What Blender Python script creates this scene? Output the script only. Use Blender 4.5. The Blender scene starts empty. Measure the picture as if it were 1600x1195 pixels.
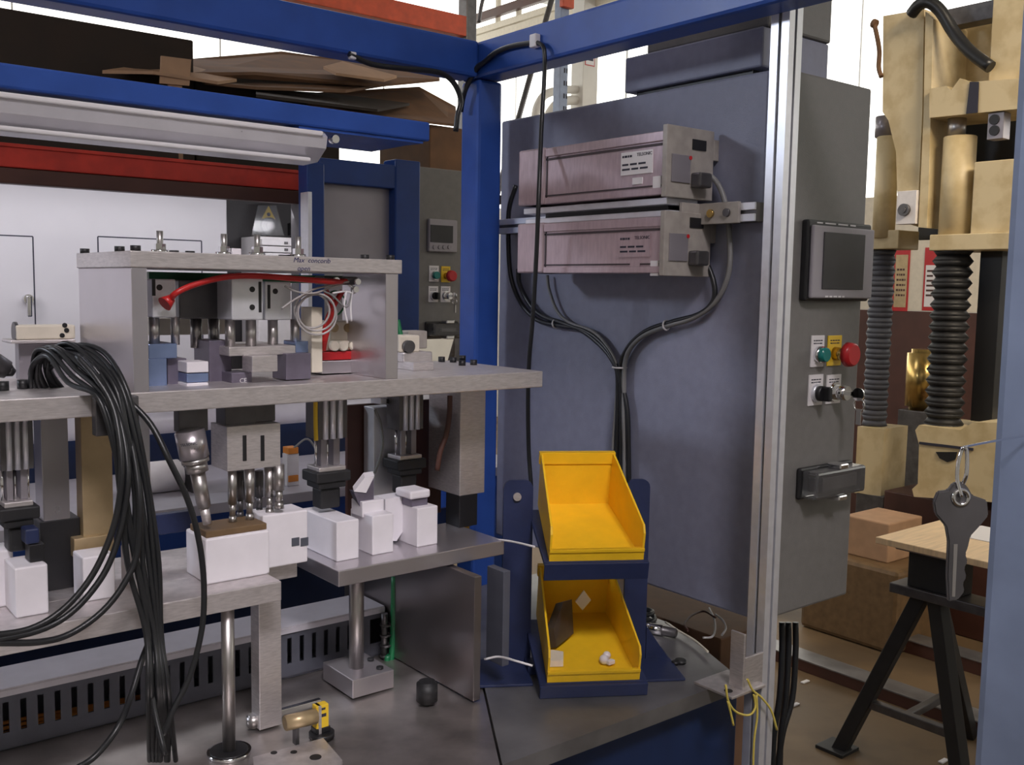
import bpy, bmesh, math, random
from mathutils import Vector, Matrix
random.seed(7)
S = bpy.context.scene
COL = S.collection
R = math.radians

# ------------------------------------------------------------------ camera
F = 1549.2
def cam_axes(y, p, r):
    f = Vector((math.sin(y)*math.cos(p), math.cos(y)*math.cos(p), math.sin(p)))
    rt = Vector((math.cos(y), -math.sin(y), 0)); up = rt.cross(f)
    c, s = math.cos(r), math.sin(r)
    return c*rt + s*up, -s*rt + c*up, f
CR, CU, CF = cam_axes(R(38.8577), R(-5.5004), R(0.9434))
CP = Vector((0, 0, 1.5))
cd = bpy.data.cameras.new('camera'); cam = bpy.data.objects.new('camera', cd); COL.objects.link(cam)
cd.sensor_width = 36; cd.lens = F/1600*36; cd.clip_start = .02
cam.matrix_world = Matrix(((CR.x, CU.x, -CF.x, CP.x), (CR.y, CU.y, -CF.y, CP.y), (CR.z, CU.z, -CF.z, CP.z), (0, 0, 0, 1)))
S.camera = cam
S.view_settings.view_transform = 'Standard'; S.view_settings.look = 'None'
S.view_settings.gamma = 1; S.view_settings.use_curve_mapping = False
S.view_settings.exposure = -1.0

# ------------------------------------------------------------------ world and lamps
w = bpy.data.worlds.new('world'); S.world = w; w.use_nodes = True
w.node_tree.nodes['Background'].inputs[0].default_value = (.55, .65, .85, 1)
w.node_tree.nodes['Background'].inputs[1].default_value = .05
GLOW_STRENGTH = 4.0
def area(name, loc, target, sx, sy, power, col):
    l = bpy.data.lights.new(name, 'AREA'); l.shape = 'RECTANGLE'; l.size = sx; l.size_y = sy
    l.energy = power; l.color = col
    o = bpy.data.objects.new(name, l); COL.objects.link(o); o.location = loc
    o.rotation_euler = (Vector(target)-Vector(loc)).to_track_quat('-Z', 'Y').to_euler()
    return o
area('ceiling_tubes_behind', (-2.2, -1.8, 4.2), (1.0, 1.0, 1.2), 2.4, .6, 20, (1.0, .90, .90))
area('bay_lamp_left', (-2.5, 3.4, 2.95), (1.1, 1.1, 1.6), .7, .4, 80, (.78, .85, 1.0))
cr_ = area('ceiling_tubes_right', (2.9, -1.0, 4.3), (4.4, 2.0, 1.9), 2.0, .6, 64, (1.0, .84, .64)); cr_.data.spread = R(75)
area('ceiling_tubes_rear', (1.6, 4.6, 4.6), (1.0, 3.2, 1.3), 2.4, .6, 40, (.95, .95, 1.0))
bay = area('enclosure_fill', (-1.7, 1.1, 2.15), (-.15, 2.75, 1.45), .8, .5, 6, (1.0, .95, 1.0)); bay.data.spread = R(62)  # unseen fill light added to brighten the white enclosure
area('under_shelf_tube', (.25, 2.44, 1.69), (.25, 2.76, 1.46), 2.5, .04, 9, (.97, .95, 1.0))
wl = area('tooling_fill_behind', (-.3, -1.5, 3.9), (.68, 1.08, 1.10), .9, .5, 8.5, (1.0, .93, .97)); wl.data.spread = R(36)  # unseen fill light added to brighten the tooling and the bins

# ------------------------------------------------------------------ pixel -> point
def at(ix, iy, **k):
    d = (ix-800)*CR - (iy-597.5)*CU + F*CF
    for a, v in k.items():
        i = 'xyz'.index(a); t = (v-CP[i])/d[i]
    return CP + t*d

# ------------------------------------------------------------------ materials
def mat(name, col, rough=.5, metal=0., noise=0., nscale=20, bump=0., bscale=60, stretch=None, trans=0., emit=0., spec=.5, col2=None, c2scale=6, coat=0.):
    m = bpy.data.materials.new(name); m.use_nodes = True
    nt = m.node_tree; b = nt.nodes['Principled BSDF']
    c4 = (*col, 1)
    b.inputs['Base Color'].default_value = c4; b.inputs['Roughness'].default_value = rough
    b.inputs['Metallic'].default_value = metal; b.inputs['Specular IOR Level'].default_value = spec
    b.inputs['Coat Weight'].default_value = coat
    if trans: b.inputs['Transmission Weight'].default_value = trans
    if emit: b.inputs['Emission Color'].default_value = c4; b.inputs['Emission Strength'].default_value = emit
    tc = None
    def coords(st):
        nonlocal tc
        if tc is None: tc = nt.nodes.new('ShaderNodeTexCoord')
        mp = nt.nodes.new('ShaderNodeMapping'); nt.links.new(tc.outputs['Object'], mp.inputs[0])
        if st: mp.inputs['Scale'].default_value = st
        return mp
    if noise or col2:
        n = nt.nodes.new('ShaderNodeTexNoise'); n.inputs['Scale'].default_value = c2scale if col2 else nscale; n.inputs['Detail'].default_value = 4
        nt.links.new(coords(stretch).outputs[0], n.inputs['Vector'])
        rp = nt.nodes.new('ShaderNodeValToRGB')
        if col2:
            rp.color_ramp.elements[0].color = c4; rp.color_ramp.elements[1].color = (*col2, 1)
            rp.color_ramp.elements[0].position = .45; rp.color_ramp.elements[1].position = .62
        else:
            rp.color_ramp.elements[0].color = tuple(max(0, x*(1-noise)) for x in col)+(1,)
            rp.color_ramp.elements[1].color = tuple(min(1, x*(1+noise)) for x in col)+(1,)
            rp.color_ramp.elements[0].position = .3; rp.color_ramp.elements[1].position = .7
        nt.links.new(n.outputs['Fac'], rp.inputs[0]); nt.links.new(rp.outputs[0], b.inputs['Base Color'])
        if rough > .12:
            mr = nt.nodes.new('ShaderNodeMapRange'); mr.inputs[3].default_value = rough*.8; mr.inputs[4].default_value = min(1, rough*1.2)
            nt.links.new(n.outputs['Fac'], mr.inputs[0]); nt.links.new(mr.outputs[0], b.inputs['Roughness'])
    if bump:
        n2 = nt.nodes.new('ShaderNodeTexNoise'); n2.inputs['Scale'].default_value = bscale; n2.inputs['Detail'].default_value = 3
        nt.links.new(coords(stretch).outputs[0], n2.inputs['Vector'])
        bp = nt.nodes.new('ShaderNodeBump'); bp.inputs['Strength'].default_value = bump; bp.inputs['Distance'].default_value = .002
        nt.links.new(n2.outputs['Fac'], bp.inputs['Height']); nt.links.new(bp.outputs[0], b.inputs['Normal'])
    return m
M = dict(
 alu=mat('milled_aluminium', (.66, .62, .62), .42, .75, .12, 90, .1, 200, (1, 1, 6)),
 alu_top=mat('ground_aluminium', (.58, .55, .58), .30, .85, .05, 14),
 base=mat('scuffed_base_plate', (.52, .48, .46), .34, .85, .3, 14, .12, 60),
 profile=mat('anodised_profile', (.78, .79, .84), .38, .6, .05, 60),
 steel=mat('polished_steel', (.46, .44, .43), .36, .95),
 panelsteel=mat('dull_sheet_steel', (.30, .27, .27), .3, .9),
 bluedim=mat('dimmed_blue_frame_paint', (.014, .045, .19), .36, 0., .12, 15, spec=.35),  # same frame blue, darkened for dimmer light on the rear gantry
 darkblue=mat('shaded_blue_paint', (.012, .03, .10), .4, 0., .12, 20),  # frame blue darkened to stand for shade on the table rail
 chrome=mat('chrome', (.8, .8, .82), .06, 1.),
 darksteel=mat('dark_steel', (.13, .125, .13), .4, .7, .2, 30),
 cab=mat('grey_cabinet_paint', (.24, .25, .34), .5, 0., .07, 60, .12, 500),
 cab_dim=mat('grey_cabinet_paint_dim', (.18, .173, .165), .5, 0., .07, 60, .12, 500),  # same cabinet grey, darkened and warmed for the light on the door side
 blue=mat('blue_frame_paint', (.026, .082, .36), .34, 0., .12, 15, .05, 80, spec=.35),
 bluegrey=mat('lightened_blue_paint', (.25, .31, .46), .42, 0., .12, 20, .05, 120),  # frame blue lightened to stand for light on the near post
 navy=mat('navy_rack_paint', (.018, .028, .085), .45, 0., .15, 30, .1, 200),
 gen=mat('pink_grey_aluminium_case', (.50, .39, .42), .36, .55, .1, 40, .05, 200, (1, 4, 1)),
 gendark=mat('case_groove', (.06, .045, .05), .6),
 genshade=mat('dark_grey_housing_paint', (.05, .046, .048), .6, 0., .15, 10),
 genpanel=mat('grey_front_panel', (.36, .33, .30), .5, .1, .12, 60),
 white=mat('white_plastic', (.78, .75, .76), .5, 0., .05, 40),
 cream=mat('cream_plastic', (.72, .66, .55), .55, 0., .06, 40),
 pom=mat('white_acetal_block', (.80, .77, .81), .42, 0., .03, 40),
 black=mat('black_plastic', (.012, .012, .014), .45),
 rubber=mat('black_rubber', (.016, .016, .018), .55, 0., .2, 40),
 cable=mat('black_cable_jacket', (.013, .014, .016), .38),
 gcable=mat('grey_cable_jacket', (.2, .2, .2), .5),
 yellow=mat('yellow_bin_plastic', (.93, .57, .02), .4, 0., .06, 30, .08, 300),
 yellowp=mat('yellow_label', (.82, .55, .03), .5),
 red=mat('red_button', (.5, .02, .025), .3), redtube=mat('red_tube', (.5, .02, .02), .35),
 green=mat('green_button', (.01, .2, .18), .3), greent=mat('green_cable', (.01, .16, .06), .4),
 orange=mat('orange_rack_paint', (.62, .09, .035), .5, 0., .15, 20), redrack=mat('red_rack_paint', (.5, .035, .02), .5, 0., .2, 20),
 ink=mat('dark_ink', (.03, .03, .05), .7), inkblue=mat('blue_black_marker', (.03, .03, .12), .7),
 paper=mat('white_label_paper', (.78, .76, .78), .6), screen=mat('dark_screen', (.03, .03, .035), .18, 0., .2, 10),
 bezel=mat('grey_screen_bezel', (.33, .31, .34), .45), clear=mat('clear_cover', (.8, .8, .82), .1, 0., 0., 20, trans=.92),
 beige=mat('beige_machine_enamel', (.68, .56, .34), .45, 0., .12, 12, .1, 60, col2=(.56, .44, .24), c2scale=9),
 wood=mat('plywood', (.78, .58, .36), .55, 0., .12, 10, .05, 80, (1, 12, 1)),
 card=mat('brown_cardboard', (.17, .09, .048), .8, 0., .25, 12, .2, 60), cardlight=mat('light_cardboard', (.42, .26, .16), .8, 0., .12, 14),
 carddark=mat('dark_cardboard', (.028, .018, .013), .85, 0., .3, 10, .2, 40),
 conc=mat('stained_concrete', (.16, .105, .055), .6, 0., .3, 3, .15, 40, col2=(.105, .07, .038), c2scale=2.5),
 wall=mat('white_painted_wall', (.78, .76, .72), .7, 0., .05, 5), ceil=mat('ceiling_paint', (.5, .48, .46), .8),
 housing=mat('white_enamel_panel', (.64, .62, .65), .4, 0., .06, 4), duct=mat('grey_duct_plastic', (.085, .09, .115), .55, 0., .1, 40),
 lid=mat('pale_duct_lid', (.62, .6, .66), .4, 0., .06, 30), reflector=mat('white_reflector', (.72, .71, .76), .3, .3, .06, 20),
 tanbrown=mat('brown_fixture_plate', (.16, .10, .05), .45, 0., .2, 30),
 tan=mat('tan_plate', (.5, .38, .22), .4, .5, .12, 30), bluesteel=mat('blue_reflective_block', (.25, .33, .55), .25, .7, .15, 30),
 violet=mat('violet_grey_block', (.17, .15, .2), .4, .4, .15, 40), brass=mat('brass', (.6, .42, .15), .25, 1., .15, 30),
 darkred=mat('dark_red_enamel', (.075, .028, .02), .5, 0., .15, 10), wire=mat('orange_wire', (.7, .25, .04), .5),
 ywire=mat('yellow_wire', (.75, .6, .12), .5), tube=mat('clear_air_tube', (.55, .52, .52), .25, 0., 0., trans=.3),
 pane=mat('glowing_pane', (1.0, .99, .93), .5, emit=GLOW_STRENGTH), frame=mat('glow_frame_paint', (.7, .7, .7), .5),  # emissive panes added to make the far background white
 sheet=mat('grey_steel_panel', (.3, .28, .31), .35, .4, .1, 8), tabletop=mat('worn_steel_table', (.23, .225, .23), .38, .6, .25, 12, .1, 60),
)

# ------------------------------------------------------------------ mesh builder
class MB:
    def __init__(s): s.bm = bmesh.new()
    def box(s, lo, hi, bev=0., mtx=None):
        lo, hi = [min(a, b) for a, b in zip(lo, hi)], [max(a, b) for a, b in zip(lo, hi)]
        t = bmesh.new(); bmesh.ops.create_cube(t, size=1)
        for v in t.verts:
            v.co = Vector([(a+b)/2 + c*(b-a) for a, b, c in zip(lo, hi, v.co)])
        if bev: bmesh.ops.bevel(t, geom=t.edges[:], offset=min(bev, .45*min(b-a for a, b in zip(lo, hi))), segments=2, affect='EDGES', profile=.5)
        return s._add(t, mtx)
    def _add(s, t, mtx=None):
        if mtx is not None: bmesh.ops.transform(t, matrix=mtx, verts=t.verts[:])
        me = bpy.data.meshes.new('tmp'); t.to_mesh(me); t.free(); s.bm.from_mesh(me); bpy.data.meshes.remove(me); return s
    def cyl(s, p0, p1, r, r1=None, n=20, smooth=True, bev=0.):
        p0, p1 = Vector(p0), Vector(p1); d = p1-p0; t = bmesh.new()
        bmesh.ops.create_cone(t, cap_ends=True, segments=n, radius1=r, radius2=r if r1 is None else r1, depth=d.length)
        if bev: bmesh.ops.bevel(t, geom=[e for e in t.edges if e.calc_face_angle(0) > .8], offset=bev, segments=2, affect='EDGES')
        for f in t.faces: f.smooth = smooth and len(f.verts) == 4
        return s._add(t, Matrix.Translation((p0+p1)/2) @ d.to_track_quat('Z', 'Y').to_matrix().to_4x4())
    def sph(s, c, r, sc=(1, 1, 1)):
        t = bmesh.new(); bmesh.ops.create_uvsphere(t, u_segments=20, v_segments=12, radius=r)
        for f in t.faces: f.smooth = True
        return s._add(t, Matrix.Translation(c) @ Matrix.Diagonal((*sc, 1)))
    def prism(s, pts, off):                       # polygon (world points) extruded by a vector
        off = Vector(off); t = bmesh.new(); a = [t.verts.new(p) for p in pts]; b = [t.verts.new(Vector(p)+off) for p in pts]
        t.faces.new(a); t.faces.new(b[::-1]); n = len(a)
        for i in range(n): t.faces.new((a[i], b[i], b[(i+1) % n], a[(i+1) % n]))
        bmesh.ops.recalc_face_normals(t, faces=t.faces[:]); return s._add(t)
    def tube(s, pts, r, n=8, step=5):
        pts = [Vector(p) for p in pts]; c = []
        P = [2*pts[0]-pts[1]]+pts+[2*pts[-1]-pts[-2]]
        for i in range(1, len(P)-2):
            for k in range(step):
                u = k/step; a, b, d, e = P[i-1], P[i], P[i+1], P[i+2]
                c.append(.5*((2*b)+(d-a)*u+(2*a-5*b+4*d-e)*u*u+(3*b-a-3*d+e)*u**3))
        c.append(pts[-1]); t = bmesh.new(); rings = []; up = None
        for i, p in enumerate(c):
            tg = (c[min(i+1, len(c)-1)]-c[max(i-1, 0)]).normalized()
            if up is None: up = tg.orthogonal().normalized()
            up = (up-tg*up.dot(tg)).normalized(); sd = tg.cross(up)
            rings.append([t.verts.new(p+r*(math.cos(2*math.pi*j/n)*up+math.sin(2*math.pi*j/n)*sd)) for j in range(n)])
        for i in range(len(rings)-1):
            for j in range(n):
                f = t.faces.new((rings[i][j], rings[i][(j+1) % n], rings[i+1][(j+1) % n], rings[i+1][j])); f.smooth = True
        t.faces.new(rings[0][::-1]); t.faces.new(rings[-1]); return s._add(t)
    def ring(s, c, ax, R0, r, n=28, m=8):
        ax = Vector(ax).normalized(); u = ax.orthogonal().normalized(); v = ax.cross(u); c = Vector(c); t = bmesh.new(); g = []
        for i in range(n):
            a = 2*math.pi*i/n; d = math.cos(a)*u+math.sin(a)*v
            g.append([t.verts.new(c+d*(R0+r*math.cos(2*math.pi*j/m))+ax*r*math.sin(2*math.pi*j/m)) for j in range(m)])
        for i in range(n):
            for j in range(m):
                f = t.faces.new((g[i][j], g[(i+1) % n][j], g[(i+1) % n][(j+1) % m], g[i][(j+1) % m])); f.smooth = True
        bmesh.ops.recalc_face_normals(t, faces=t.faces[:]); return s._add(t)
    def text(s, txt, o, rt, up, size, shear=0., thick=.0004):
        cu = bpy.data.curves.new('lettering', 'FONT'); cu.body = txt; cu.size = size; cu.extrude = thick/2; cu.shear = shear; cu.resolution_u = 2
        ob = bpy.data.objects.new('lettering', cu); COL.objects.link(ob); dg = bpy.context.evaluated_depsgraph_get(); dg.update()
        me = bpy.data.meshes.new_from_object(ob.evaluated_get(dg)); t = bmesh.new(); t.from_mesh(me)
        bpy.data.objects.remove(ob); bpy.data.meshes.remove(me); bpy.data.curves.remove(cu)
        rt, up = Vector(rt).normalized(), Vector(up).normalized(); nn = rt.cross(up); o = Vector(o)
        return s._add(t, Matrix(((rt.x, up.x, nn.x, o.x), (rt.y, up.y, nn.y, o.y), (rt.z, up.z, nn.z, o.z), (0, 0, 0, 1))))

ROOTS = []
def thing(name, label, cat, group=None):
    o = bpy.data.objects.new(name, None); o.empty_display_size = .05; COL.objects.link(o)
    o['label'] = label; o['category'] = cat
    if group: o['group'] = group
    ROOTS.append(o); return o
def part(name, mb, m, parent, label=None, kind=None):
    me = bpy.data.meshes.new(name); mb.bm.to_mesh(me); mb.bm.free()
    me.materials.append(M[m] if isinstance(m, str) else m)
    o = bpy.data.objects.new(name, me); COL.objects.link(o)
    if parent is not None: o.parent = parent
    if label: o['label'] = label
    if kind: o['kind'] = kind
    return o
def single(name, mb, m, label, cat, group=None):
    o = part(name, mb, m, None); o['label'] = label; o['category'] = cat
    if group: o['group'] = group
    ROOTS.append(o); return o
def struct(name, mb, m):
    o = part(name, mb, m, None); o['kind'] = 'structure'; return o
def finalize():
    for r in ROOTS:
        ms = [r] if r.type == 'MESH' else []
        ms += list(r.children_recursive)
        ms = [m for m in ms if m.type == 'MESH']
        if not ms: continue
        lo = Vector((1e9,)*3); hi = -lo
        for m in ms:
            for v in m.data.vertices:
                for i in range(3): lo[i] = min(lo[i], v.co[i]); hi[i] = max(hi[i], v.co[i])
        b = Vector(((lo.x+hi.x)/2, (lo.y+hi.y)/2, lo.z)); done = set()
        for m in ms:
            if m.data.name in done: continue
            done.add(m.data.name); m.data.transform(Matrix.Translation(-b))
        r.location = b
# boxes whose camera-facing side lies on a plane Y=.. or X=.., given by the corners seen in the photograph
def fy(Y, x0, y0, x1, y1):
    xm, ym = (x0+x1)/2, (y0+y1)/2
    return at(x0, ym, y=Y).x, at(x1, ym, y=Y).x, at(xm, y1, y=Y).z, at(xm, y0, y=Y).z
def fx(X, x0, y0, x1, y1):
    xm, ym = (x0+x1)/2, (y0+y1)/2
    return at(x1, ym, x=X).y, at(x0, ym, x=X).y, at(xm, y1, x=X).z, at(xm, y0, x=X).z
def by(mb, Y, x0, y0, x1, y1, d, bev=.001):
    a, b, c, e = fy(Y, x0, y0, x1, y1); return mb.box((a, Y, c), (b, Y+d, e), bev)
def bxp(mb, X, x0, y0, x1, y1, d, bev=.001):
    a, b, c, e = fx(X, x0, y0, x1, y1); return mb.box((X, a, c), (X+d, b, e), bev)
def dashes(mb, o, rt, up, rows, lw, gap, nrm, seed=1):          # illegible print: rows of short raised bars
    rr = random.Random(seed); rt, up, nrm = Vector(rt), Vector(up), Vector(nrm)
    for i in range(rows):
        x = 0
        while x < lw*.9:
            wd = rr.uniform(.12, .3)*lw; wd = min(wd, lw-x)
            p = Vector(o)+rt*x-up*(i*gap)
            mb.prism([p, p+rt*wd, p+rt*wd+up*gap*.4, p+up*gap*.4], nrm*.0003); x += wd+.06*lw
EX, EY, EZ = Vector((1, 0, 0)), Vector((0, 1, 0)), Vector((0, 0, 1))

# ================================================================== SETTING
struct('floor', MB().box((-5, -4, -.1), (9, 9, 0)), 'conc')
struct('ceiling', MB().box((-5, -4, 5), (9, 9, 5.1)), 'ceil')
struct('wall_left', MB().box((-5.1, -4, 0), (-5, 9, 5)), 'wall')
struct('wall_front', MB().box((-5, -4.1, 0), (9, -4, 5)), 'wall')
struct('wall_back', MB().box((-5, 9, 0), (9, 9.1, 2.35)).box((-5, 9, 4.8), (9, 9.1, 5)), 'wall')
struct('wall_right', MB().box((9, -4, 0), (9.1, 9.1, 2.35)).box((9, -4, 4.8), (9.1, 9.1, 5)), 'wall')
def glow_panel(name, along, a0, a1, n):  # glowing panels added for the bright background and the light from behind
    q = lambda a, z, d: (a, 9+d, z) if along == 'x' else (9+d, a, z)
    f = MB()
    for i in range(n+1):
        a = a0+(a1-a0)*i/n; f.box(q(a-.006, 2.35, .01), q(a+.006, 4.8, .06))
    f.box(q(a0, 2.35, .01), q(a1, 2.39, .08)).box(q(a0, 4.76, .01), q(a1, 4.8, .08))
    fo = struct(name, f, 'frame')
    for i in range(n):
        b, c = a0+(a1-a0)*i/n, a0+(a1-a0)*(i+1)/n
        part('pane', MB().box(q(b+.006, 2.39, .03), q(c-.006, 4.76, .04)), 'pane', fo)
glow_panel('glow_panel_1', 'x', -5, 9, 8)
glow_panel('glow_panel_2', 'y', -4, 9, 8)

# ================================================================== FRAME
XB, YB, PW = 1.10, 1.475, .055
ZB0, ZB1 = 1.876, 1.941
fr = thing('gantry', 'blue square tube gantry with corner post between cabinet and tooling', 'frame')
part('corner_post', MB().box((XB, YB, .0), (XB+PW, YB+PW, ZB0-.001), .006), 'blue', fr)
part('top_beam', MB().box((-1.0, YB, ZB0), (XB, YB+PW, ZB1), .006), 'blue', fr)
part('top_beam', MB().box((XB, .2, ZB0), (XB+PW, YB+PW, ZB1), .006), 'blue', fr)
ZT_ = .936
part('near_post', MB().box((.605, .20, 0), (.665, .283, ZB1-.02), .006), 'bluegrey', fr, 'blue post nearest the camera, lightened as if lit')
part('table_rail', MB().box((.2, .915, .45), (1.19, .965, .902), .005), 'darkblue', fr, 'blue front rail, darkened for shade')
part('gap_shade', MB().box((.4, .935, .902), (1.12, .96, ZT_-.022)), 'black', fr)  # black box added for the dark gap under the tabletop
part('table_rail', MB().box((1.10, .97, .80), (1.155, 1.47, .905), .005), 'blue', fr)
part('table_leg', MB().box((.62, .92, 0), (.675, .96, .45), .005), 'blue', fr)
part('table_leg', MB().box((1.06, .92, 0), (1.115, .96, .45), .005), 'blue', fr)

# table plates
ZT = .936
ct = (.836, 1.092); cb = (.704, .88)
single('side_table', MB().prism([(cb[0], cb[1], ZT-.022), (1.146, .88, ZT-.022), (1.19, .977, ZT-.022), (1.242, 1.105, ZT-.022), (1.25, 1.46, ZT-.022), (ct[0], 1.46, ZT-.022), (ct[0], ct[1], ZT-.022)], (0, 0, .022)), 'tabletop',
       'grey steel tabletop carrying the yellow bin rack', 'tabletop')
single('base_plate', MB().prism([(-.3, .5, ZT-.03), (.467, .5, ZT-.03), (cb[0]-.003, cb[1], ZT-.03), (ct[0]-.003, ct[1], ZT-.03), (ct[0]-.003, 1.40, ZT-.03), (-.3, 1.40, ZT-.03)], (0, 0, .027)), 'base',
       'scuffed bright metal base plate under the tooling rods', 'base plate')

# ================================================================== CABINET
XC, YF = 1.196, .878
cz0, cz1 = 1.008, 1.816
cab = thing('control_cabinet', 'large grey electrical cabinet with touch screen and buttons on its narrow door', 'cabinet')
part('cabinet_body', MB().box((XC, YF+.03, cz0), (1.415, 1.53, cz1), .004), 'cab', cab)
door = part('cabinet_door', MB().box((XC+.012, YF, cz0+.004), (1.413, YF+.022, cz1-.002), .004), 'cab_dim', cab)
part('door_gasket', MB().box((XC+.02, YF+.022, cz0+.01), (1.405, YF+.03, cz1-.01)), 'black', cab)
hg = MB()
for z in (1.07, 1.43, 1.73): hg.box((1.413, YF+.006, z), (1.420, YF+.018, z+.035), .001)
part('door_hinge', hg, 'black', cab)
# touch screen on the door
a, b, c, e = fy(YF, 1250, 347, 1349, 470)
hm = part('touch_screen', MB().box((a, YF-.012, c), (b, YF, e), .003), 'black', cab, 'touch screen in grey bezel')
part('screen_bezel', MB().box((a+.006, YF-.018, c+.004), (b-.001, YF-.0115, e-.008), .002), 'bezel', hm)
a2, b2, c2, e2 = fy(YF, 1269, 365, 1333, 452)
part('screen_glass', MB().box((a2, YF-.0195, c2), (b2, YF-.0178, e2), .0005), 'screen', hm)
mk = MB(); dashes(mk, (a+.02, YF-.0125, e-.005), EX, EZ, 1, .1, .005, -EY); dashes(mk, (a2+.01, YF-.0181, c2-.012), EX, EZ, 1, .05, .006, -EY, 4)
part('bezel_print', mk, 'paper', hm)
# legend plates
def legend(cabt, Y, x0, y0, x1, y1, m, kind, k=1.0):
    a, b, c, e = fy(Y, x0, y0, x1, y1)
    lp = part('legend_plate', MB().box((a, Y-.002*k, c), (b, Y, e), .0004), m, cabt, {'green': 'white plate with green push button', 'estop': 'yellow plate with red mushroom button', 'selector': 'white plate with black selector knob', 'key': 'white plate with key switch'}[kind])
    t = MB(); dashes(t, (a+.15*(b-a), Y-.002*k, e-.18*(e-c)), EX, EZ, 2, .7*(b-a), .09*(e-c), -EY, 3); part('legend_print', t, 'ink', lp)
    x = (a+b)/2+.001; z = c+.4*(e-c); r = .4*(b-a)
    if kind == 'green':
        part('button_collar', MB().cyl((x, Y, z), (x, Y-.010*k, z), r*.95), 'chrome', lp)
        part('push_button', MB().cyl((x, Y-.008*k, z), (x, Y-.018*k, z), r*.82, bev=.001), 'green', lp)
    elif kind == 'estop':
        part('button_stem', MB().cyl((x, Y, z), (x, Y-.024*k, z), r*.75, r*.6), 'brass', lp)
        part('mushroom_button', MB().cyl((x, Y-.022*k, z), (x, Y-.036*k, z), r*1.35, r*1.2, bev=.002*k), 'red', lp)
    elif kind == 'selector':
        part('button_collar', MB().cyl((x, Y, z), (x, Y-.008*k, z), r*.95), 'profile', lp)
        part('selector_knob', MB().cyl((x, Y-.006*k, z), (x, Y-.016*k, z), r*.8).box((x-r*.3, Y-.028*k, z-r*.75), (x+r*.3, Y-.014*k, z+r*.75), .002*k), 'black', lp)
    else:
        part('lock_barrel', MB().cyl((x, Y, z), (x, Y-.006*k, z), r*1.0).cyl((x, Y-.004*k, z), (x, Y-.026*k, z), r*.78, r*.72), 'chrome', lp)
        part('key', MB().box((x-.0012, Y-.036*k, z-.003), (x+.0012, Y-.026*k, z+.003)).cyl((x-.0012, Y-.044*k, z), (x+.0012, Y-.044*k, z), .010*k, n=16)
             .ring((x, Y-.046*k, z-.016*k), EX, .009*k, .0011).box((x-.001, Y-.05*k, z-.046*k), (x+.001, Y-.042*k, z-.022*k)), 'chrome', lp)
legend(cab, YF, 1266, 524, 1286, 573, 'white', 'green')
legend(cab, YF, 1292, 524, 1313, 571, 'yellowp', 'estop')
legend(cab, YF, 1262, 585, 1284, 633, 'white', 'selector')
legend(cab, YF, 1290, 585, 1312, 630, 'white', 'key')
def port(cabt, Y, x0, y0, x1, y1, k=1.):
    a, b, c, e = fy(Y, x0, y0, x1, y1)
    p = part('port_cover', MB().box((a, Y-.008*k, c), (b, Y, e), .004), 'black', cabt, 'clear hinged cover over an interface port')
    part('clear_cover', MB().box((a+.005*k, Y-.034*k, c+.003*k), (b-.004*k, Y-.007*k, e-.004*k), .004), 'clear', p)
    part('port_insert', MB().box((a+.03*k, Y-.020*k, c+.012*k), (b-.02*k, Y-.008*k, e-.014*k), .002), 'darksteel', p)
    part('cover_clip', MB().box(((a+b)/2-.008*k, Y-.036*k, e-.004*k), ((a+b)/2+.014*k, Y-.012*k, e+.004*k), .002)
         .box(((a+b)/2-.008*k, Y-.036*k, c-.004*k), ((a+b)/2+.014*k, Y-.012*k, c+.004*k), .002), 'chrome', p)
port(cab, YF, 1243, 724, 1325, 772)

# box on the cabinet
cool = thing('cooling_unit', 'dark grey box unit on a stepped base, standing on top of the large cabinet', 'cooling unit')
ux1 = at(1299, 60, y=.935).x
part('unit_base', MB().box((1.215, .937, cz1+.012), (ux1-.002, at(976, 125, x=1.215).y, cz1+.07), .003), 'cab', cool)
part('unit_housing', MB().box((1.226, .935, cz1+.0705), (ux1, at(1010, 90, x=1.226).y, 2.35), .004), 'cab_dim', cool)
part('mounting_foot', MB().box((1.225, .96, cz1), (1.24, 1.2, cz1+.012)), 'black', cool)
part('mounting_foot', MB().box((ux1-.05, .96, cz1), (ux1-.03, 1.2, cz1+.012)), 'black', cool)

# extrusion post
px_ = thing('aluminium_post', 'tall slotted aluminium extrusion post at the front corner of the cabinet', 'post')
X0 = 1.150; X1 = 1.180; Y1 = at(1205, 38, x=X0).y; Y0 = Y1-.030
H_ = 2.3
part('profile_side', MB().box((X0, Y0, 0), (X0+.006, Y0+.0125, H_)).box((X0, Y1-.0125, 0), (X0+.006, Y1, H_)), 'profile', px_)
part('profile_core', MB().box((X0+.006, Y0+.006, 0), (X1-.006, Y1-.006, H_)), 'darksteel', px_)
part('profile_side', MB().box((X0+.006, Y0, 0), (X0+.0125, Y0+.006, H_)).box((X1-.0125, Y0, 0), (X1-.006, Y0+.006, H_)), 'profile', px_)
part('profile_side', MB().box((X1-.006, Y0, 0), (X1, Y0+.0125, H_)).box((X1-.006, Y1-.0125, 0), (X1, Y1, H_)), 'profile', px_)
part('profile_side', MB().box((X0+.006, Y1-.006, 0), (X0+.0125, Y1, H_)).box((X1-.0125, Y1-.006, 0), (X1-.006, Y1, H_)), 'profile', px_)
bk = thing('corner_bracket', 'silver angle bracket joining the table corner to the aluminium post', 'bracket')
part('foot_plate', MB().box((1.074, .836, ZT), (X0-.001, .905, ZT+.004), .0008), 'alu', bk)
part('upright_plate', MB().box((1.104, .842, ZT+.004), (1.108, .866, ZT+.085), .0008).box((1.108, .842, ZT+.004), (X0-.001, .846, ZT+.05), .0008), 'alu', bk)
part('bolt_hole', MB().cyl((1.087, .853, ZT+.004), (1.087, .853, ZT+.0048), .006), 'black', bk)

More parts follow.
